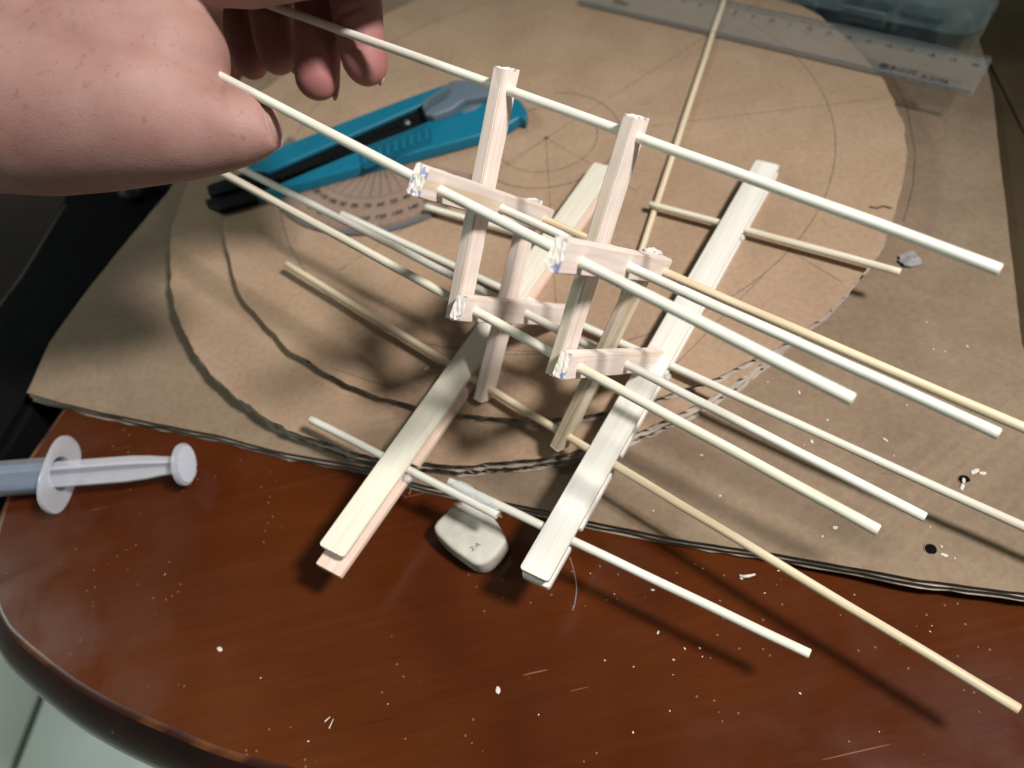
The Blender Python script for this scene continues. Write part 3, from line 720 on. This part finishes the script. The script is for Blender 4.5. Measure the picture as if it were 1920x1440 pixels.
for t in range(1, 180):
    ln = 4.0 if t % 10 == 0 else (3.0 if t % 5 == 0 else 1.8); r1 = PRr - 3; r0 = r1 - ln
    tk.append((ribbon([(pc.x + r0 * math.cos(pa(t)), pc.y + r0 * math.sin(pa(t))), (pc.x + r1 * math.cos(pa(t)), pc.y + r1 * math.sin(pa(t)))], .16, 1.16), Matrix.Identity(4)))
for t in range(10, 180, 10):
    tk.append((ribbon([(pc.x + 12 * math.cos(pa(t)), pc.y + 12 * math.sin(pa(t))), (pc.x + 30 * math.cos(pa(t)), pc.y + 30 * math.sin(pa(t)))], .22, 1.16), Matrix.Identity(4)))
tk.append((ribbon([(pc.x + 31 * math.cos(pa(t)), pc.y + 31 * math.sin(pa(t))) for t in range(0, 181, 4)], .2, 1.16), Matrix.Identity(4)))
link('degree_ticks', join_meshes(tk), M_INK, prot)
tx = []
for t in range(10, 180, 10):
    for rr, s in ((45.0, t), (36.5, 180 - t)):
        me = text_mesh(str(s), 3.6, .01, True)
        M = Matrix.Translation(Vector((pc.x + rr * math.cos(pa(t)), pc.y + rr * math.sin(pa(t)), 1.18)) * MM) @ Matrix.Rotation(pa(t) + math.pi / 2, 4, 'Z')
        tx.append((me, M))
link('degree_numbers', join_meshes(tx), M_INK, prot)

# ------------------------------------------------------------------ ruler
e = Vector((.7035, -.7107, 0)); nr = Vector((.7107, .7035, 0))
rc = at(1820, 180, 1.0) + nr * 15 - e * 105
RM = Matrix((e, nr, Vector((0, 0, 1)))).transposed()
ruler = thing('ruler', 'clear plastic ruler with black numbers and the code A-2106 across the disc', 'ruler', (rc.x, rc.y, 0))
rp = [(-105, -14), (-104, -15), (104, -15), (105, -14), (105, 14), (104, 15), (-104, 15), (-105, 14)]
link('blade_plate', prism(rp, .05, 2.0, .15), M_RULER, ruler, (rc.x, rc.y, 0), RM)
link('edge_strip', box_mesh(209, 1.6, .5, .15), M_RULERE, ruler, (rc - nr * 13.9) + Vector((0, 0, 2.35 - rc.z)), RM)
link('edge_strip', box_mesh(209, .9, .5, .15), M_RULERE, ruler, (rc + nr * 14.3) + Vector((0, 0, 2.35 - rc.z)), RM)
tk = []
for i in range(0, 201):
    x = -100 + i; ln = 4.5 if i % 10 == 0 else (3.5 if i % 5 == 0 else 2.4)
    tk.append((ribbon([(x, 13.4 - ln), (x, 13.4)], .18, 2.06), Matrix.Identity(4)))
link('scale_ticks', join_meshes(tk), M_INK, ruler, (rc.x, rc.y, 0), RM)
tx = []
for i in range(0, 21):
    tx.append((text_mesh(str(i), 3.3, .01, True), Matrix.Translation(Vector((-100 + 10 * i, 6.6, 2.07)) * MM)))
link('scale_numbers', join_meshes(tx), M_INK, ruler, (rc.x, rc.y, 0), RM)
lp = at(1745, 140, 2) - rc
for s_, px, py, sz in (('\u5851\u6728\u5c0f\u5c3a', 1683, 131, 4.4), ('A-2106', 1752, 149, 4.2), ('20cm', 1165, 4, 4.4)):
    p = at(px, py, 2) - rc; me = text_mesh(s_, sz, .01, True); me.transform(Matrix.Translation(Vector((p.dot(e), p.dot(nr), 2.08)) * MM))
    link('printed_text', me, M_INK, ruler, (rc.x, rc.y, 0), RM)

# ------------------------------------------------------------------ clear plastic case, upper right
case = thing('plastic_case', 'clear bluish plastic case behind the ruler at the far corner', 'plastic case', tuple(at(1720, 20, ZB)))
cc = at(1858, 62, 2); cdir = e
def rrect(hx, hy, r, n_=6):
    out = []
    for cx, cy, a0 in ((hx - r, hy - r, 0), (-hx + r, hy - r, 90), (-hx + r, -hy + r, 180), (hx - r, -hy + r, 270)):
        for k in range(n_ + 1): t = math.radians(a0 + k * 90 / n_); out.append((cx + r * math.cos(t), cy + r * math.sin(t)))
    return out
def shell(hx, hy, r, z0, z1, th=.8):
    V = []; F = []; lv = [(0, z0), (0, z1 - 4), (-1.2, z1 - 1.4), (-3.6, z1)]
    ring = rrect(hx, hy, r); m_ = len(ring)
    for d, z in lv:
        V += [(x * (1 + d / hx), y * (1 + d / hy), z) for x, y in ring]
    for l in range(len(lv) - 1):
        for i in range(m_): F.append((l * m_ + i, l * m_ + (i + 1) % m_, (l + 1) * m_ + (i + 1) % m_, (l + 1) * m_ + i))
    F.append(tuple((len(lv) - 1) * m_ + i for i in range(m_)))
    me = mesh('shell', V, F, smooth=True, autos=50)
    return me
cctr = at(1872, 72, 6) - e * 68 + nr * 27; cctr.z = 0
link('lid', shell(58, 22, 13, 1, 11), M_CASE, case, (cctr.x, cctr.y, 0), RM)
link('tray', shell(57, 21, 13, -11.8, .6), M_CASE, case, (cctr.x, cctr.y, 0), RM)
link('seam_rim', prism(rrect(59, 23, 14), .5, 1.1), M_CASE, case, (cctr.x, cctr.y, 0), RM)
for (dx, dy, sx, sy, z0, z1) in ((-34, -6, 17, 9, -11, 5), (4, -9, 12, 7, -11, 6), (-10, 6, 8, 9, -11, 3), (30, -13, 10, 5, -11, 4), (-50, 4, 6, 12, -11, 2)):
    link('insert', prism(rrect(sx, sy, 2.5, 3), z0, z1, .6), M_CASEI, case, cctr + e * dx + nr * dy, RM)
link('hinge_clip', box_mesh(22, 2.4, 7, .8), M_CASE, case, cctr + e * 4 - nr * 23.4 + Vector((0, 0, 1)), RM)
link('hinge_clip', box_mesh(14, 2.0, 6, .8), M_CASE, case, cctr - e * 28 - nr * 23.2 + Vector((0, 0, 1)), RM)

# ------------------------------------------------------------------ syringe
sa_, sb_ = at(112, 889, -9.5), at(343, 871, -9.5); sdv = (sb_ - sa_).normalized()
SMx = frame(z=sdv, hint=(0, 0, 1))
syr = thing('syringe', 'milky plastic syringe lying on the table at the left edge, plunger pulled out', 'syringe', (sa_.x, sa_.y, ZT))
L_r = (sb_ - sa_).length
link('barrel', lathe([(7.2, -95), (7.2, -1), (6.4, -1), (6.4, -95)], 40), M_SYRB, syr, sa_, SMx)
# flange: long plate with a round hole (annulus to rounded rectangle)
def flange():
    n_ = 48; V = []; F = []
    for z in (-1.0, 1.0):
        for ring in (0, 1):
            for k in range(n_):
                a = 2 * math.pi * k / n_
                if ring == 0: V.append((7.0 * math.cos(a), 7.0 * math.sin(a), z))
                else:
                    x, y = math.cos(a), math.sin(a); pw = 4.0; s = (abs(x / 16.5) ** 2.6 + abs(y / 9.6) ** 2.6) ** (-1 / 2.6); V.append((x * s, y * s, z))
    for k in range(n_):
        k2 = (k + 1) % n_
        F += [(k, k2, n_ + k2, n_ + k), (2 * n_ + k, 3 * n_ + k, 3 * n_ + k2, 2 * n_ + k2), (n_ + k, n_ + k2, 3 * n_ + k2, 3 * n_ + k), (k, 2 * n_ + k, 2 * n_ + k2, k2)]
    return bevel(mesh('fl', V, F), .35)
link('finger_flange', flange(), M_SYR, syr, sa_, SMx)
for k in range(8):
    zz = -28 - k * 5.0; n_ = 14; V = []; F = []
    for i in range(n_ + 1):
        a = 1.0 + (1.3 if k % 2 == 0 else .8) * i / n_
        for dz in (0, .45): V.append((7.26 * math.cos(a), 7.26 * math.sin(a), zz + dz))
    F = [(2 * i, 2 * i + 1, 2 * i + 3, 2 * i + 2) for i in range(n_)]
    link('graduation_mark', mesh('gm', V, F), M_INK, syr, sa_, SMx)
def cross_rod():
    parts = []
    for ang in (0, math.pi / 2):
        prof = [(-60, 5.6), (0, 5.6), (L_r * .55, 5.5), (L_r * .72, 4.9), (L_r * .85, 3.9), (L_r - 1, 3.7)]
        V = []; F = []
        for z, hw in prof: V += [(-hw, -.55, z), (hw, -.55, z), (hw, .55, z), (-hw, .55, z)]
        for i in range(len(prof) - 1):
            for k in range(4): F.append((i * 4 + k, i * 4 + (k + 1) % 4, i * 4 + 4 + (k + 1) % 4, i * 4 + 4 + k))
        F += [(0, 1, 2, 3), tuple(len(prof) * 4 - 4 + k for k in range(4))]
        parts.append((mesh('r', V, F), Matrix.Rotation(ang + .12, 4, 'Z')))
    me = join_meshes(parts)
    for p in me.polygons: p.use_smooth = False
    return me
link('plunger_rod', cross_rod(), M_SYR, syr, sa_, SMx)
pd = link('thumb_rest', lathe([(0, 1.6), (7.6, 1.6), (8.3, 1.2), (8.5, .4), (8.2, -.6), (3.5, -1.2), (0, -1.2)], 44), M_SYR, syr, sb_, SMx)
for k in range(-7, 8):
    hw = math.sqrt(max(0, 7.2 ** 2 - (k * 1.0) ** 2))
    link('ridge', box_mesh(hw * 2, .45, .7), M_SYR, pd, sb_ + sdv * 1.75 + (SMx @ Vector((0, k * 1.0, 0))), SMx)

# ------------------------------------------------------------------ eraser
ep = [at(x, y, -9) for x, y in ((862, 936), (836, 955), (811, 984), (830, 1012), (866, 1040), (893, 1055), (920, 1046), (945, 1014), (944, 998), (926, 968), (905, 950))]
ecx = sum((p.x for p in ep)) / len(ep); ecy = sum((p.y for p in ep)) / len(ep)
eo = smooth_outline([(p.x - ecx, p.y - ecy) for p in ep], 3)
er = thing('eraser', 'worn whitish rubber eraser with smudged print lying on the table below the broken skewer', 'eraser', (ecx, ecy, ZT))
erm = prism([tuple(p) for p in eo], -5.4, 3.4, 1.8, 4)
link('rubber_block', erm, M_ERASER, er, (ecx, ecy, ZT + 5.7))
for s, px, py, ang in (('EN', 858, 946, 0.2), ('2\u00b7A', 891, 1025, 0.45)):
    me = text_mesh(s, 2.6, .01, True); p = at(px, py, ZT + 9.14); link('faded_print', me, plain('grey_print', (0.16, 0.15, 0.15), .7), er, p, Matrix.Rotation(ang, 3, 'Z'))

# ------------------------------------------------------------------ black slab at the left, box at the right
sl = [(-216, 440), (-120, 440), (-150, 380), (-176, 338), (-190, 313), (-205, 286), (-214, 262), (-224, 236), (-240, 224), (-262, 232), (-250, 318), (-235, 349)]
slab = thing('bag', 'black bag standing beside the table, left of the cardboard', 'bag', (-215, 310, -430))
link('bag_body', prism(sl, -428, ZT - 6, 2.5, 3), M_BLACKM, slab)
sl2 = [(-217, 400), (-164, 388), (-163, 376), (-186, 338), (-200, 313), (-213, 286), (-219, 260), (-227, 240), (-241, 230), (-257, 240), (-247, 318), (-233, 349)]
M_GLOSS = plain('black_sheen', (0.0035, 0.0035, 0.004), .7, .05, 20, .2)
link('flap', prism(sl2, ZT - 5.9, ZT - 3.6, .8), M_GLOSS, slab)
link('piping', ribbon([(-218, 400), (-234, 349), (-248, 318), (-258, 240)], .5, ZT - 3.4), plain('grey_rim', (.16, .15, .13), .4), slab)
stool = thing('stool', 'dark red wooden stool at the far left beyond the black bag', 'stool', (-330, 390, -430))
link('seat', prism([(-270, 290), (-240, 350), (-222, 420), (-240, 560), (-420, 560), (-420, 330)], -80, -62, 4, 3), M_EDGE, stool)
for x, y in ((-390, 400), (-390, 530), (-290, 400), (-290, 530)): link('leg', box_mesh(26, 26, 348, 2), M_EDGE, stool, (x, y, -255))
wad = bmesh.new(); bmesh.ops.create_icosphere(wad, subdivisions=4, radius=7.5 * MM)
for v in wad.verts: v.co *= 1 + .35 * mnoise.noise(v.co * 260) + .12 * mnoise.noise(v.co * 900); v.co.z *= .6
wm = bpy.data.meshes.new('wad'); wad.to_mesh(wm); wad.free()
pw = at(255, 352, ZT + 4); wo = link('paper_wad', wm, plain('dark_grey_paper', (0.075, 0.08, 0.08), .85, .2, 200, .2), None, (pw.x - 4, pw.y + 6, ZT + 1.2)); tag(wo, 'small crumpled grey paper wad just below the thumb, on the black bag', 'paper')
bx = thing('cardboard_box', 'dark brown cardboard box standing at the right edge beside the sheet', 'cardboard box', (380, 330, ZT))
bc = [(272, 330), (254, 292), (236, 240), (204, 172), (186, 96), (330, 40), (420, 300), (330, 420)]
link('side_panel', prism([(p[0] - 14, p[1]) for p in bc], ZT + .3, ZT + 2.2, .3), M_CARDD, bx)
link('flap', prism([(262, 392), (268, 330), (252, 262), (330, 240), (360, 380)], ZT + 2.3, ZT + 3.4, .3), M_CARDD, bx)

# ------------------------------------------------------------------ hand
def capsules_to_mesh(chains, vox, iters):
    bm = bmesh.new()
    for ch in chains:
        for i in range(len(ch) - 1):
            (p, r0), (q, r1) = ch[i], ch[i + 1]
            if i == 0: bmesh.ops.create_icosphere(bm, subdivisions=4, radius=r0 * MM, matrix=Matrix.Translation(p * MM))
            bmesh.ops.create_icosphere(bm, subdivisions=4, radius=r1 * MM, matrix=Matrix.Translation(q * MM))
            d = q - p; L_ = d.length
            if L_ <= abs(r0 - r1) * 1.02: continue
            # tangent cone between the two spheres
            sn = (r0 - r1) / L_; cs = math.sqrt(1 - sn * sn); u = d / L_; A = frame(z=u); x = A.col[0]; y = A.col[1]; n_ = 56
            c0 = p + u * (r0 * sn); c1 = q + u * (r1 * sn); va = []; vb = []
            for k in range(n_):
                a = 2 * math.pi * k / n_; e_ = x * math.cos(a) + y * math.sin(a)
                va.append(bm.verts.new((c0 + e_ * r0 * cs) * MM)); vb.append(bm.verts.new((c1 + e_ * r1 * cs) * MM))
            for k in range(n_): bm.faces.new((va[k], va[(k + 1) % n_], vb[(k + 1) % n_], vb[k]))
            bm.faces.new(list(reversed(va))); bm.faces.new(vb)
    me = bpy.data.meshes.new('hand'); bm.to_mesh(me); bm.free()
    o = bpy.data.objects.new('tmp', me); C.objects.link(o)
    rm = o.modifiers.new('r', 'REMESH'); rm.mode = 'VOXEL'; rm.voxel_size = vox * MM; rm.use_smooth_shade = True
    sm = o.modifiers.new('s', 'SMOOTH'); sm.factor = .6; sm.iterations = iters
    dg = bpy.context.evaluated_depsgraph_get(); out = bpy.data.meshes.new_from_object(o.evaluated_get(dg))
    bpy.data.objects.remove(o); bpy.data.meshes.remove(me)
    for p in out.polygons: p.use_smooth = True
    return out
def ch(*l, k=1.0): return [(dp(x, y, d * k), r * k) for x, y, d, r in l]
DEP = 0
thumb = ch((486, 252, 234, 6.0), (474, 243, 235, 8.4), (440, 240, 235, 10.9), (385, 240, 236, 13.3), (330, 226, 237, 17.0), (260, 198, 238, 22.5), (180, 190, 240, 25.5), (80, 190, 242, 27), (-60, 170, 245, 29), (-260, 120, 250, 31), k=1.06)
back = ch((180, 150, 242, 26), (240, 80, 242, 23), (285, 10, 242, 19.0), (290, -80, 244, 18), (300, -200, 250, 18), k=1.06)
back1 = ch((326, 95, 240, 12.2), (340, 30, 240, 11.3), (346, -60, 242, 11.3), k=1.06)
back2 = ch((60, 60, 245, 30), (100, -60, 248, 30), (160, -200, 255, 28), (-120, 20, 250, 32), k=1.06)
index = ch((300, -130, 250, 14), (400, -60, 240, 10.5), (470, -48, 236, 9.2), (545, -62, 238, 9.2), (620, -80, 243, 10.5), (690, -92, 247, 12.0), (740, -110, 250, 11), k=1.03)  # outer end extended and thickened out of view to shade the fingers
web = ch((230, 130, 240, 24), (300, 110, 240, 19.5), (340, 135, 240, 10.5), (362, 172, 240, 9.5), k=1.06)
f3 = ch((320, -260, 270, 17), (560, -190, 285, 11), (655, -70, 282, 9.2), (668, 10, 280, 8.9), (675, 70, 280, 8.2), (684, 112, 281, 7.9), (688, 122, 281, 7.2))
f2 = ch((300, -280, 275, 17), (520, -200, 298, 11), (600, -70, 296, 9.0), (597, 30, 292, 8.5), (595, 95, 290, 8.3), (595, 145, 290, 7.9), (597, 150, 290, 7.3))
shade_blob = ch((520, -100, 262, 12), (575, -92, 262, 13), (640, -150, 252, 16)); shade_blob2 = ch((470, -90, 285, 13), (540, -120, 275, 14))  # unseen blobs added to the hand to cast shade on the fingers
f1 = ch((280, -280, 285, 17), (440, -180, 310, 11), (508, -50, 308, 8.6), (508, 20, 304, 8.1), (516, 80, 302, 7.7), (522, 105, 302, 7.0))
f0 = ch((260, -260, 295, 16), (380, -120, 316, 10), (432, 0, 318, 7.8), (452, 60, 316, 7.2), (470, 112, 315, 6.6), (474, 122, 315, 5.8))
hm = capsules_to_mesh([thumb, web, ch((489, 252, 234, 5.4), (488, 224, 235, 5.6), (450, 203, 239, 6.4), (405, 185, 242, 7.4), k=1.06), back, back1, back2, index, f3, f2, f1, f0, shade_blob, shade_blob2], 1.0, 22)
# flush: redder fingertips and creases; knuckle creases pressed in
att = hm.attributes.new('flush', 'FLOAT', 'POINT')
tips = [(dp(688, 110, 281), 14), (dp(595, 130, 290), 15), (dp(520, 95, 302), 13), (dp(470, 110, 315), 12), (dp(600, 40, 292), 16), (dp(670, 40, 280), 13), (dp(405, 110, 222), 7), (dp(510, 20, 304), 16), (dp(500, 250, 222), 4)]
vals = []
for v in hm.vertices:
    p = v.co / MM; f_ = 0
    for c, r in tips:
        d = (p - c).length; f_ = max(f_, max(0, 1 - d / (r * 1.35)) * (0.95 if r > 8 else .5))
    f_ = min(1, f_ * 1.5)
    vals.append(f_)
att.data.foreach_set('value', vals)
def press(c, nrm, ax, ln, wd, depth):
    """press a soft crease into the skin"""
    nrm = nrm.normalized(); ax = ax.normalized(); cr_ = nrm.cross(ax)
    for v in hm.vertices:
        d = v.co / MM - c
        if abs(d.dot(nrm)) > 14: continue
        a_ = d.dot(ax); b_ = d.dot(cr_)
        if abs(a_) > ln * 1.5 or abs(b_) > wd * 4: continue
        k = math.exp(-(a_ / ln) ** 2) * math.exp(-(b_ / wd) ** 2); v.co -= nrm * depth * k * MM
vw = -CF
press(dp(502, 238, 243), vw, dp(511, 292, 243) - dp(482, 187, 243), 9.0, .6, 1.6)      # nail fold of the thumb
press(dp(392, 135, 236), vw, dp(425, 160, 236) - dp(392, 60, 236), 7, 1.3, 1.6)         # web crease where the skewer leaves
press(dp(640, 25, 272), vw, dp(700, 0, 272) - dp(600, 35, 272), 7, 1.0, 1.3)
press(dp(612, 122, 282), vw, dp(628, 150, 282) - dp(598, 100, 282), 5.5, 1.4, 1.8)
press(dp(676, 84, 272), vw, dp(716, 78, 272) - dp(636, 92, 272), 5, .8, .6)
hand = thing('person', 'bare left hand coming in from the left, thumb gripping the ends of two skewers', 'person', tuple(dp(0, 150, 240)))
hd = link('hand', hm, M_SKIN, hand)
def nail(px, py, d, rx, ry, axv, nrmv):
    bm = bmesh.new(); bmesh.ops.create_uvsphere(bm, u_segments=20, v_segments=10, radius=1)
    for v in bm.verts: v.co = Vector((v.co.x * rx, v.co.y * ry, v.co.z * .9)) * MM
    me = bpy.data.meshes.new('nail'); bm.to_mesh(me); bm.free()
    for p in me.polygons: p.use_smooth = True
    link('fingernail', me, M_NAIL, hd, dp(px, py, d), frame(x=axv, hint=nrmv))
rt = (dp(700, 100, 280) - dp(600, 100, 280)).normalized()
nail(714, 122, 284, 7, 3.6, dp(690, 200, 280) - dp(690, 100, 280), rt - CF * .0 + CF * .7)
nail(629, 152, 293, 7, 3.6, dp(690, 200, 280) - dp(690, 100, 280), rt + CF * .7)
nail(551, 108, 305, 6, 3.2, dp(690, 200, 280) - dp(690, 100, 280), rt + CF * .7)
nail(506, 250, 250, 5.5, 4.2, dp(515, 300, 222) - dp(500, 190, 222), rt + CF * .55)

# ------------------------------------------------------------------ crumbs and scraps
def chip_mesh(r, el=1.0, sd=0):
    bm = bmesh.new(); bmesh.ops.create_icosphere(bm, subdivisions=1, radius=r * MM)
    for v in bm.verts:
        k = 1 + .5 * mnoise.noise(v.co * 2500 / max(r, .3) + Vector((sd, 0, 0))); v.co = Vector((v.co.x * el * k, v.co.y * k, v.co.z * .35 * k))
    me = bpy.data.meshes.new('chip'); bm.to_mesh(me); bm.free(); me.materials.append(M_CHIP); return me
protos = [chip_mesh(.55, 1.2, 1), chip_mesh(.7, 1.6, 2), chip_mesh(.45, 1.0, 3), chip_mesh(.6, 2.2, 4)]
def chip(px, py, z, s=1.0, k=None, label=None, group=None):
    p = (on_base(px, py) + Vector((0, 0, .2))) if z == ZB else at(px, py, z + .2); me = protos[R.randrange(4) if k is None else k]
    o = bpy.data.objects.new('wood_chip', me); C.objects.link(o); o.location = p * MM; o.rotation_euler = (R.uniform(-.2, .2), R.uniform(-.2, .2), R.uniform(0, 6.28)); o.scale = (s, s, s)
    tag(o, label, 'wood chip', group); return o
tabc = [(1147, 1048), (1159, 1077), (1224, 1106), (1107, 1075), (1125, 1062), (1363, 1058), (1390, 1082), (1318, 1066), (1460, 1070), (1602, 1115), (1434, 1112), (1576, 1153), (1284, 1216), (1317, 1231), (1263, 1237), (1312, 1215), (1234, 1186), (1134, 1238), (1187, 1373), (1649, 1372), (1592, 1390), (1747, 1173), (1744, 1184), (1836, 1335), (1834, 1213), (1256, 1333), (934, 1294), (412, 1217), (489, 1271), (727, 1320), (290, 1150), (309, 1077), (1350, 1126), (1262, 1265), (1137, 1125), (1152, 1114), (760, 1385), (905, 1408), (1188, 1250), (578, 1390), (1500, 1300), (1010, 1340)]
for i, (x, y) in enumerate(tabc):
    if (x, y) in ((934, 1294), (412, 1217), (1390, 1082), (1363, 1058)): continue
    chip(x, y, ZT, R.choice((.2, .22, .28, .32, .42, .6)), label='tiny pale wood crumb lying loose on the red brown table', group='wood crumbs scattered on the table')
chip(934, 1294, ZT, 1.25, 1, 'white oval wood chip lying alone near the front middle of the table')
chip(412, 1217, ZT, 1.2, 1, 'white oval wood chip lying alone on the dark left part of the table')
chip(1390, 1082, ZT, 1.3, 0, 'roundish pale chip on the table next to the small curled shaving')
cardc = [(1440, 717), (1498, 736), (1551, 788), (1522, 828), (1508, 835), (1315, 854), (1566, 990), (1542, 1006), (1225, 958), (1744, 988), (1765, 1025), (1790, 1047), (1676, 855), (1660, 825), (1750, 655), (1772, 660), (1737, 605), (1813, 650), (1625, 700), (1700, 760), (1480, 900), (1350, 930), (620, 492), (800, 690)]
for x, y in cardc: chip(x, y, 0 if x < 900 else ZB, R.uniform(.45, .95), label='tiny pale wood crumb lying loose on the brown cardboard', group='wood crumbs scattered on the cardboard')
for (x, y, s, lb) in ((1828, 884, 1.5, 'largest leaf shaped chip beyond the far punched hole'), (1842, 888, 1.1, 'small forked chip just right of the leaf shaped chip'), (1807, 902, 1.0, 'pale chip sitting inside the far punched hole'), (1804, 913, 1.2, 'pale chip on the near rim of the far punched hole'), (1770, 1041, 1.1, 'slim curved shaving just right of the near punched hole')):
    chip(x, y, ZB, s, 3, lb)
cv = tube([at(1387, 1079, ZT + .6), at(1395, 1081, ZT + 1.0), at(1404, 1080, ZT + 1.0), at(1416, 1077, ZT + .6)], [.35, .5, .5, .3], 8)
tag(link('wood_shaving', cv, M_CHIP, None), 'short curled white shaving lying on the table in front of the tan skewer', 'wood shaving')
for (a, b, lb) in (((609, 1353), (619, 1344), 'shorter of two pale splinters at the table front'), ((617, 1366), (625, 1348), 'longer of two pale splinters at the table front')):
    tag(link('wood_splinter', tube([at(*a, ZT + .3), at(*b, ZT + .4)], [.22, .12], 6), M_CHIP, None), lb, 'splinter')
# torn scraps
def scrap(px, py, z, r, lb, cat, ma, sd):
    V = [(0, 0, .5)]; n_ = 14
    for k in range(n_):
        a = 2 * math.pi * k / n_; rr = r * (1 + .55 * mnoise.noise((math.cos(a) * 1.7, math.sin(a) * 1.7, sd))); V.append((rr * math.cos(a) * 1.3, rr * math.sin(a), .3 + 1.3 * abs(mnoise.noise((math.cos(a) * 2, math.sin(a) * 2, sd + 5)))))
    V += [(x, y, zz - .25) for x, y, zz in V]
    F = [(0, 1 + k, 1 + (k + 1) % n_) for k in range(n_)] + [(n_ + 1, n_ + 2 + (k + 1) % n_, n_ + 2 + k) for k in range(n_)] + [(1 + k, n_ + 2 + k, n_ + 2 + (k + 1) % n_, 1 + (k + 1) % n_) for k in range(n_)]
    p = on_base(px, py); o = link('paper_scrap', mesh('scrap', V, F), ma, None, (p.x, p.y, p.z + .1)); tag(o, lb, cat)
sb = bmesh.new(); bmesh.ops.create_icosphere(sb, subdivisions=4, radius=3.4 * MM)
for v in sb.verts: v.co *= 1 + .55 * mnoise.noise(v.co * 420) + .2 * mnoise.noise(v.co * 1300); v.co.z *= .3; v.co.x *= 1.25
smh = bpy.data.meshes.new('scrap'); sb.to_mesh(smh); sb.free(); ps = at(1709, 486, ZB + 1)
tag(link('paper_scrap', smh, M_PAPER, None, (ps.x, ps.y, ZB + 1.0)), 'torn grey paper scrap on the cardboard sheet past the disc rim', 'paper scrap')
sc2 = at(1652, 390, 0); tag(link('paper_flap', ribbon([tuple(at(1630, 388, 0).xy), tuple(at(1645, 391, 0).xy), tuple(at(1655, 387, 0).xy), tuple(at(1672, 391, 0).xy)], 1.0, .3), M_CORE, disc_top))
# hair-like glue strings
def strand(pts, lb):
    P = [at(x, y, z) for x, y, z in pts]; path = []
    for i in range(len(P) - 1):
        p0 = P[max(i - 1, 0)]; p1 = P[i]; p2 = P[i + 1]; p3 = P[min(i + 2, len(P) - 1)]
        for k in range(6):
            t = k / 6; path.append(0.5 * ((2 * p1) + (-p0 + p2) * t + (2 * p0 - 5 * p1 + 4 * p2 - p3) * t * t + (-p0 + 3 * p1 - 3 * p2 + p3) * t ** 3))
    tag(link('glue_string', tube(path, [.09] * len(path), 6), M_GLUE, None), lb, 'glue string')
strand([(1068, 1045, ZT + 8), (1076, 1070, ZT + 3), (1081, 1100, ZT + .6), (1078, 1130, ZT + .3), (1073, 1146, ZT + .3)], 'thin clear glue string hanging from the front end of the whiter rail')
strand([(757, 905, -2), (752, 920, -6), (760, 932, ZT + .3), (768, 925, ZT + .3), (770, 915, ZT + 2)], 'thin curled glue string under the skewer joint of the left rail')
# fine dust: nobody could count it
V = []; F = []
for k in range(450):
    if k % 3: px, py, z = R.uniform(0, 1920), R.uniform(900, 1440), ZT
    else: px, py, z = R.uniform(1150, 1900), R.uniform(560, 1060), ZB
    p = at(px, py, z); s = R.uniform(.02, .07)
    if z == ZT:
        if p.y > 130 + (-p.x) * .52 + 4: continue
        if p.x < -150 or (p.x < -60 and p.y < 95): continue
    else:
        if (Vector((p.x, p.y)) - DC).length < 163 or p.y < 150 - p.x * .53 + 4: continue
        z = base_z(p.x, p.y)
    a = R.uniform(0, 6.28); b = len(V)
    V += [(p.x + s * math.cos(a), p.y + s * math.sin(a), z + .04), (p.x + s * math.cos(a + 2.1), p.y + s * math.sin(a + 2.1), z + .04), (p.x + s * math.cos(a + 4.2), p.y + s * math.sin(a + 4.2), z + .04), (p.x, p.y, z + .04 + s)]
    F += [(b, b + 1, b + 3), (b + 1, b + 2, b + 3), (b + 2, b, b + 3)]
tag(link('wood_dust', mesh('dust', V, F), M_CHIP, None), 'fine pale sanding dust on table and cardboard', 'dust', kind='stuff')
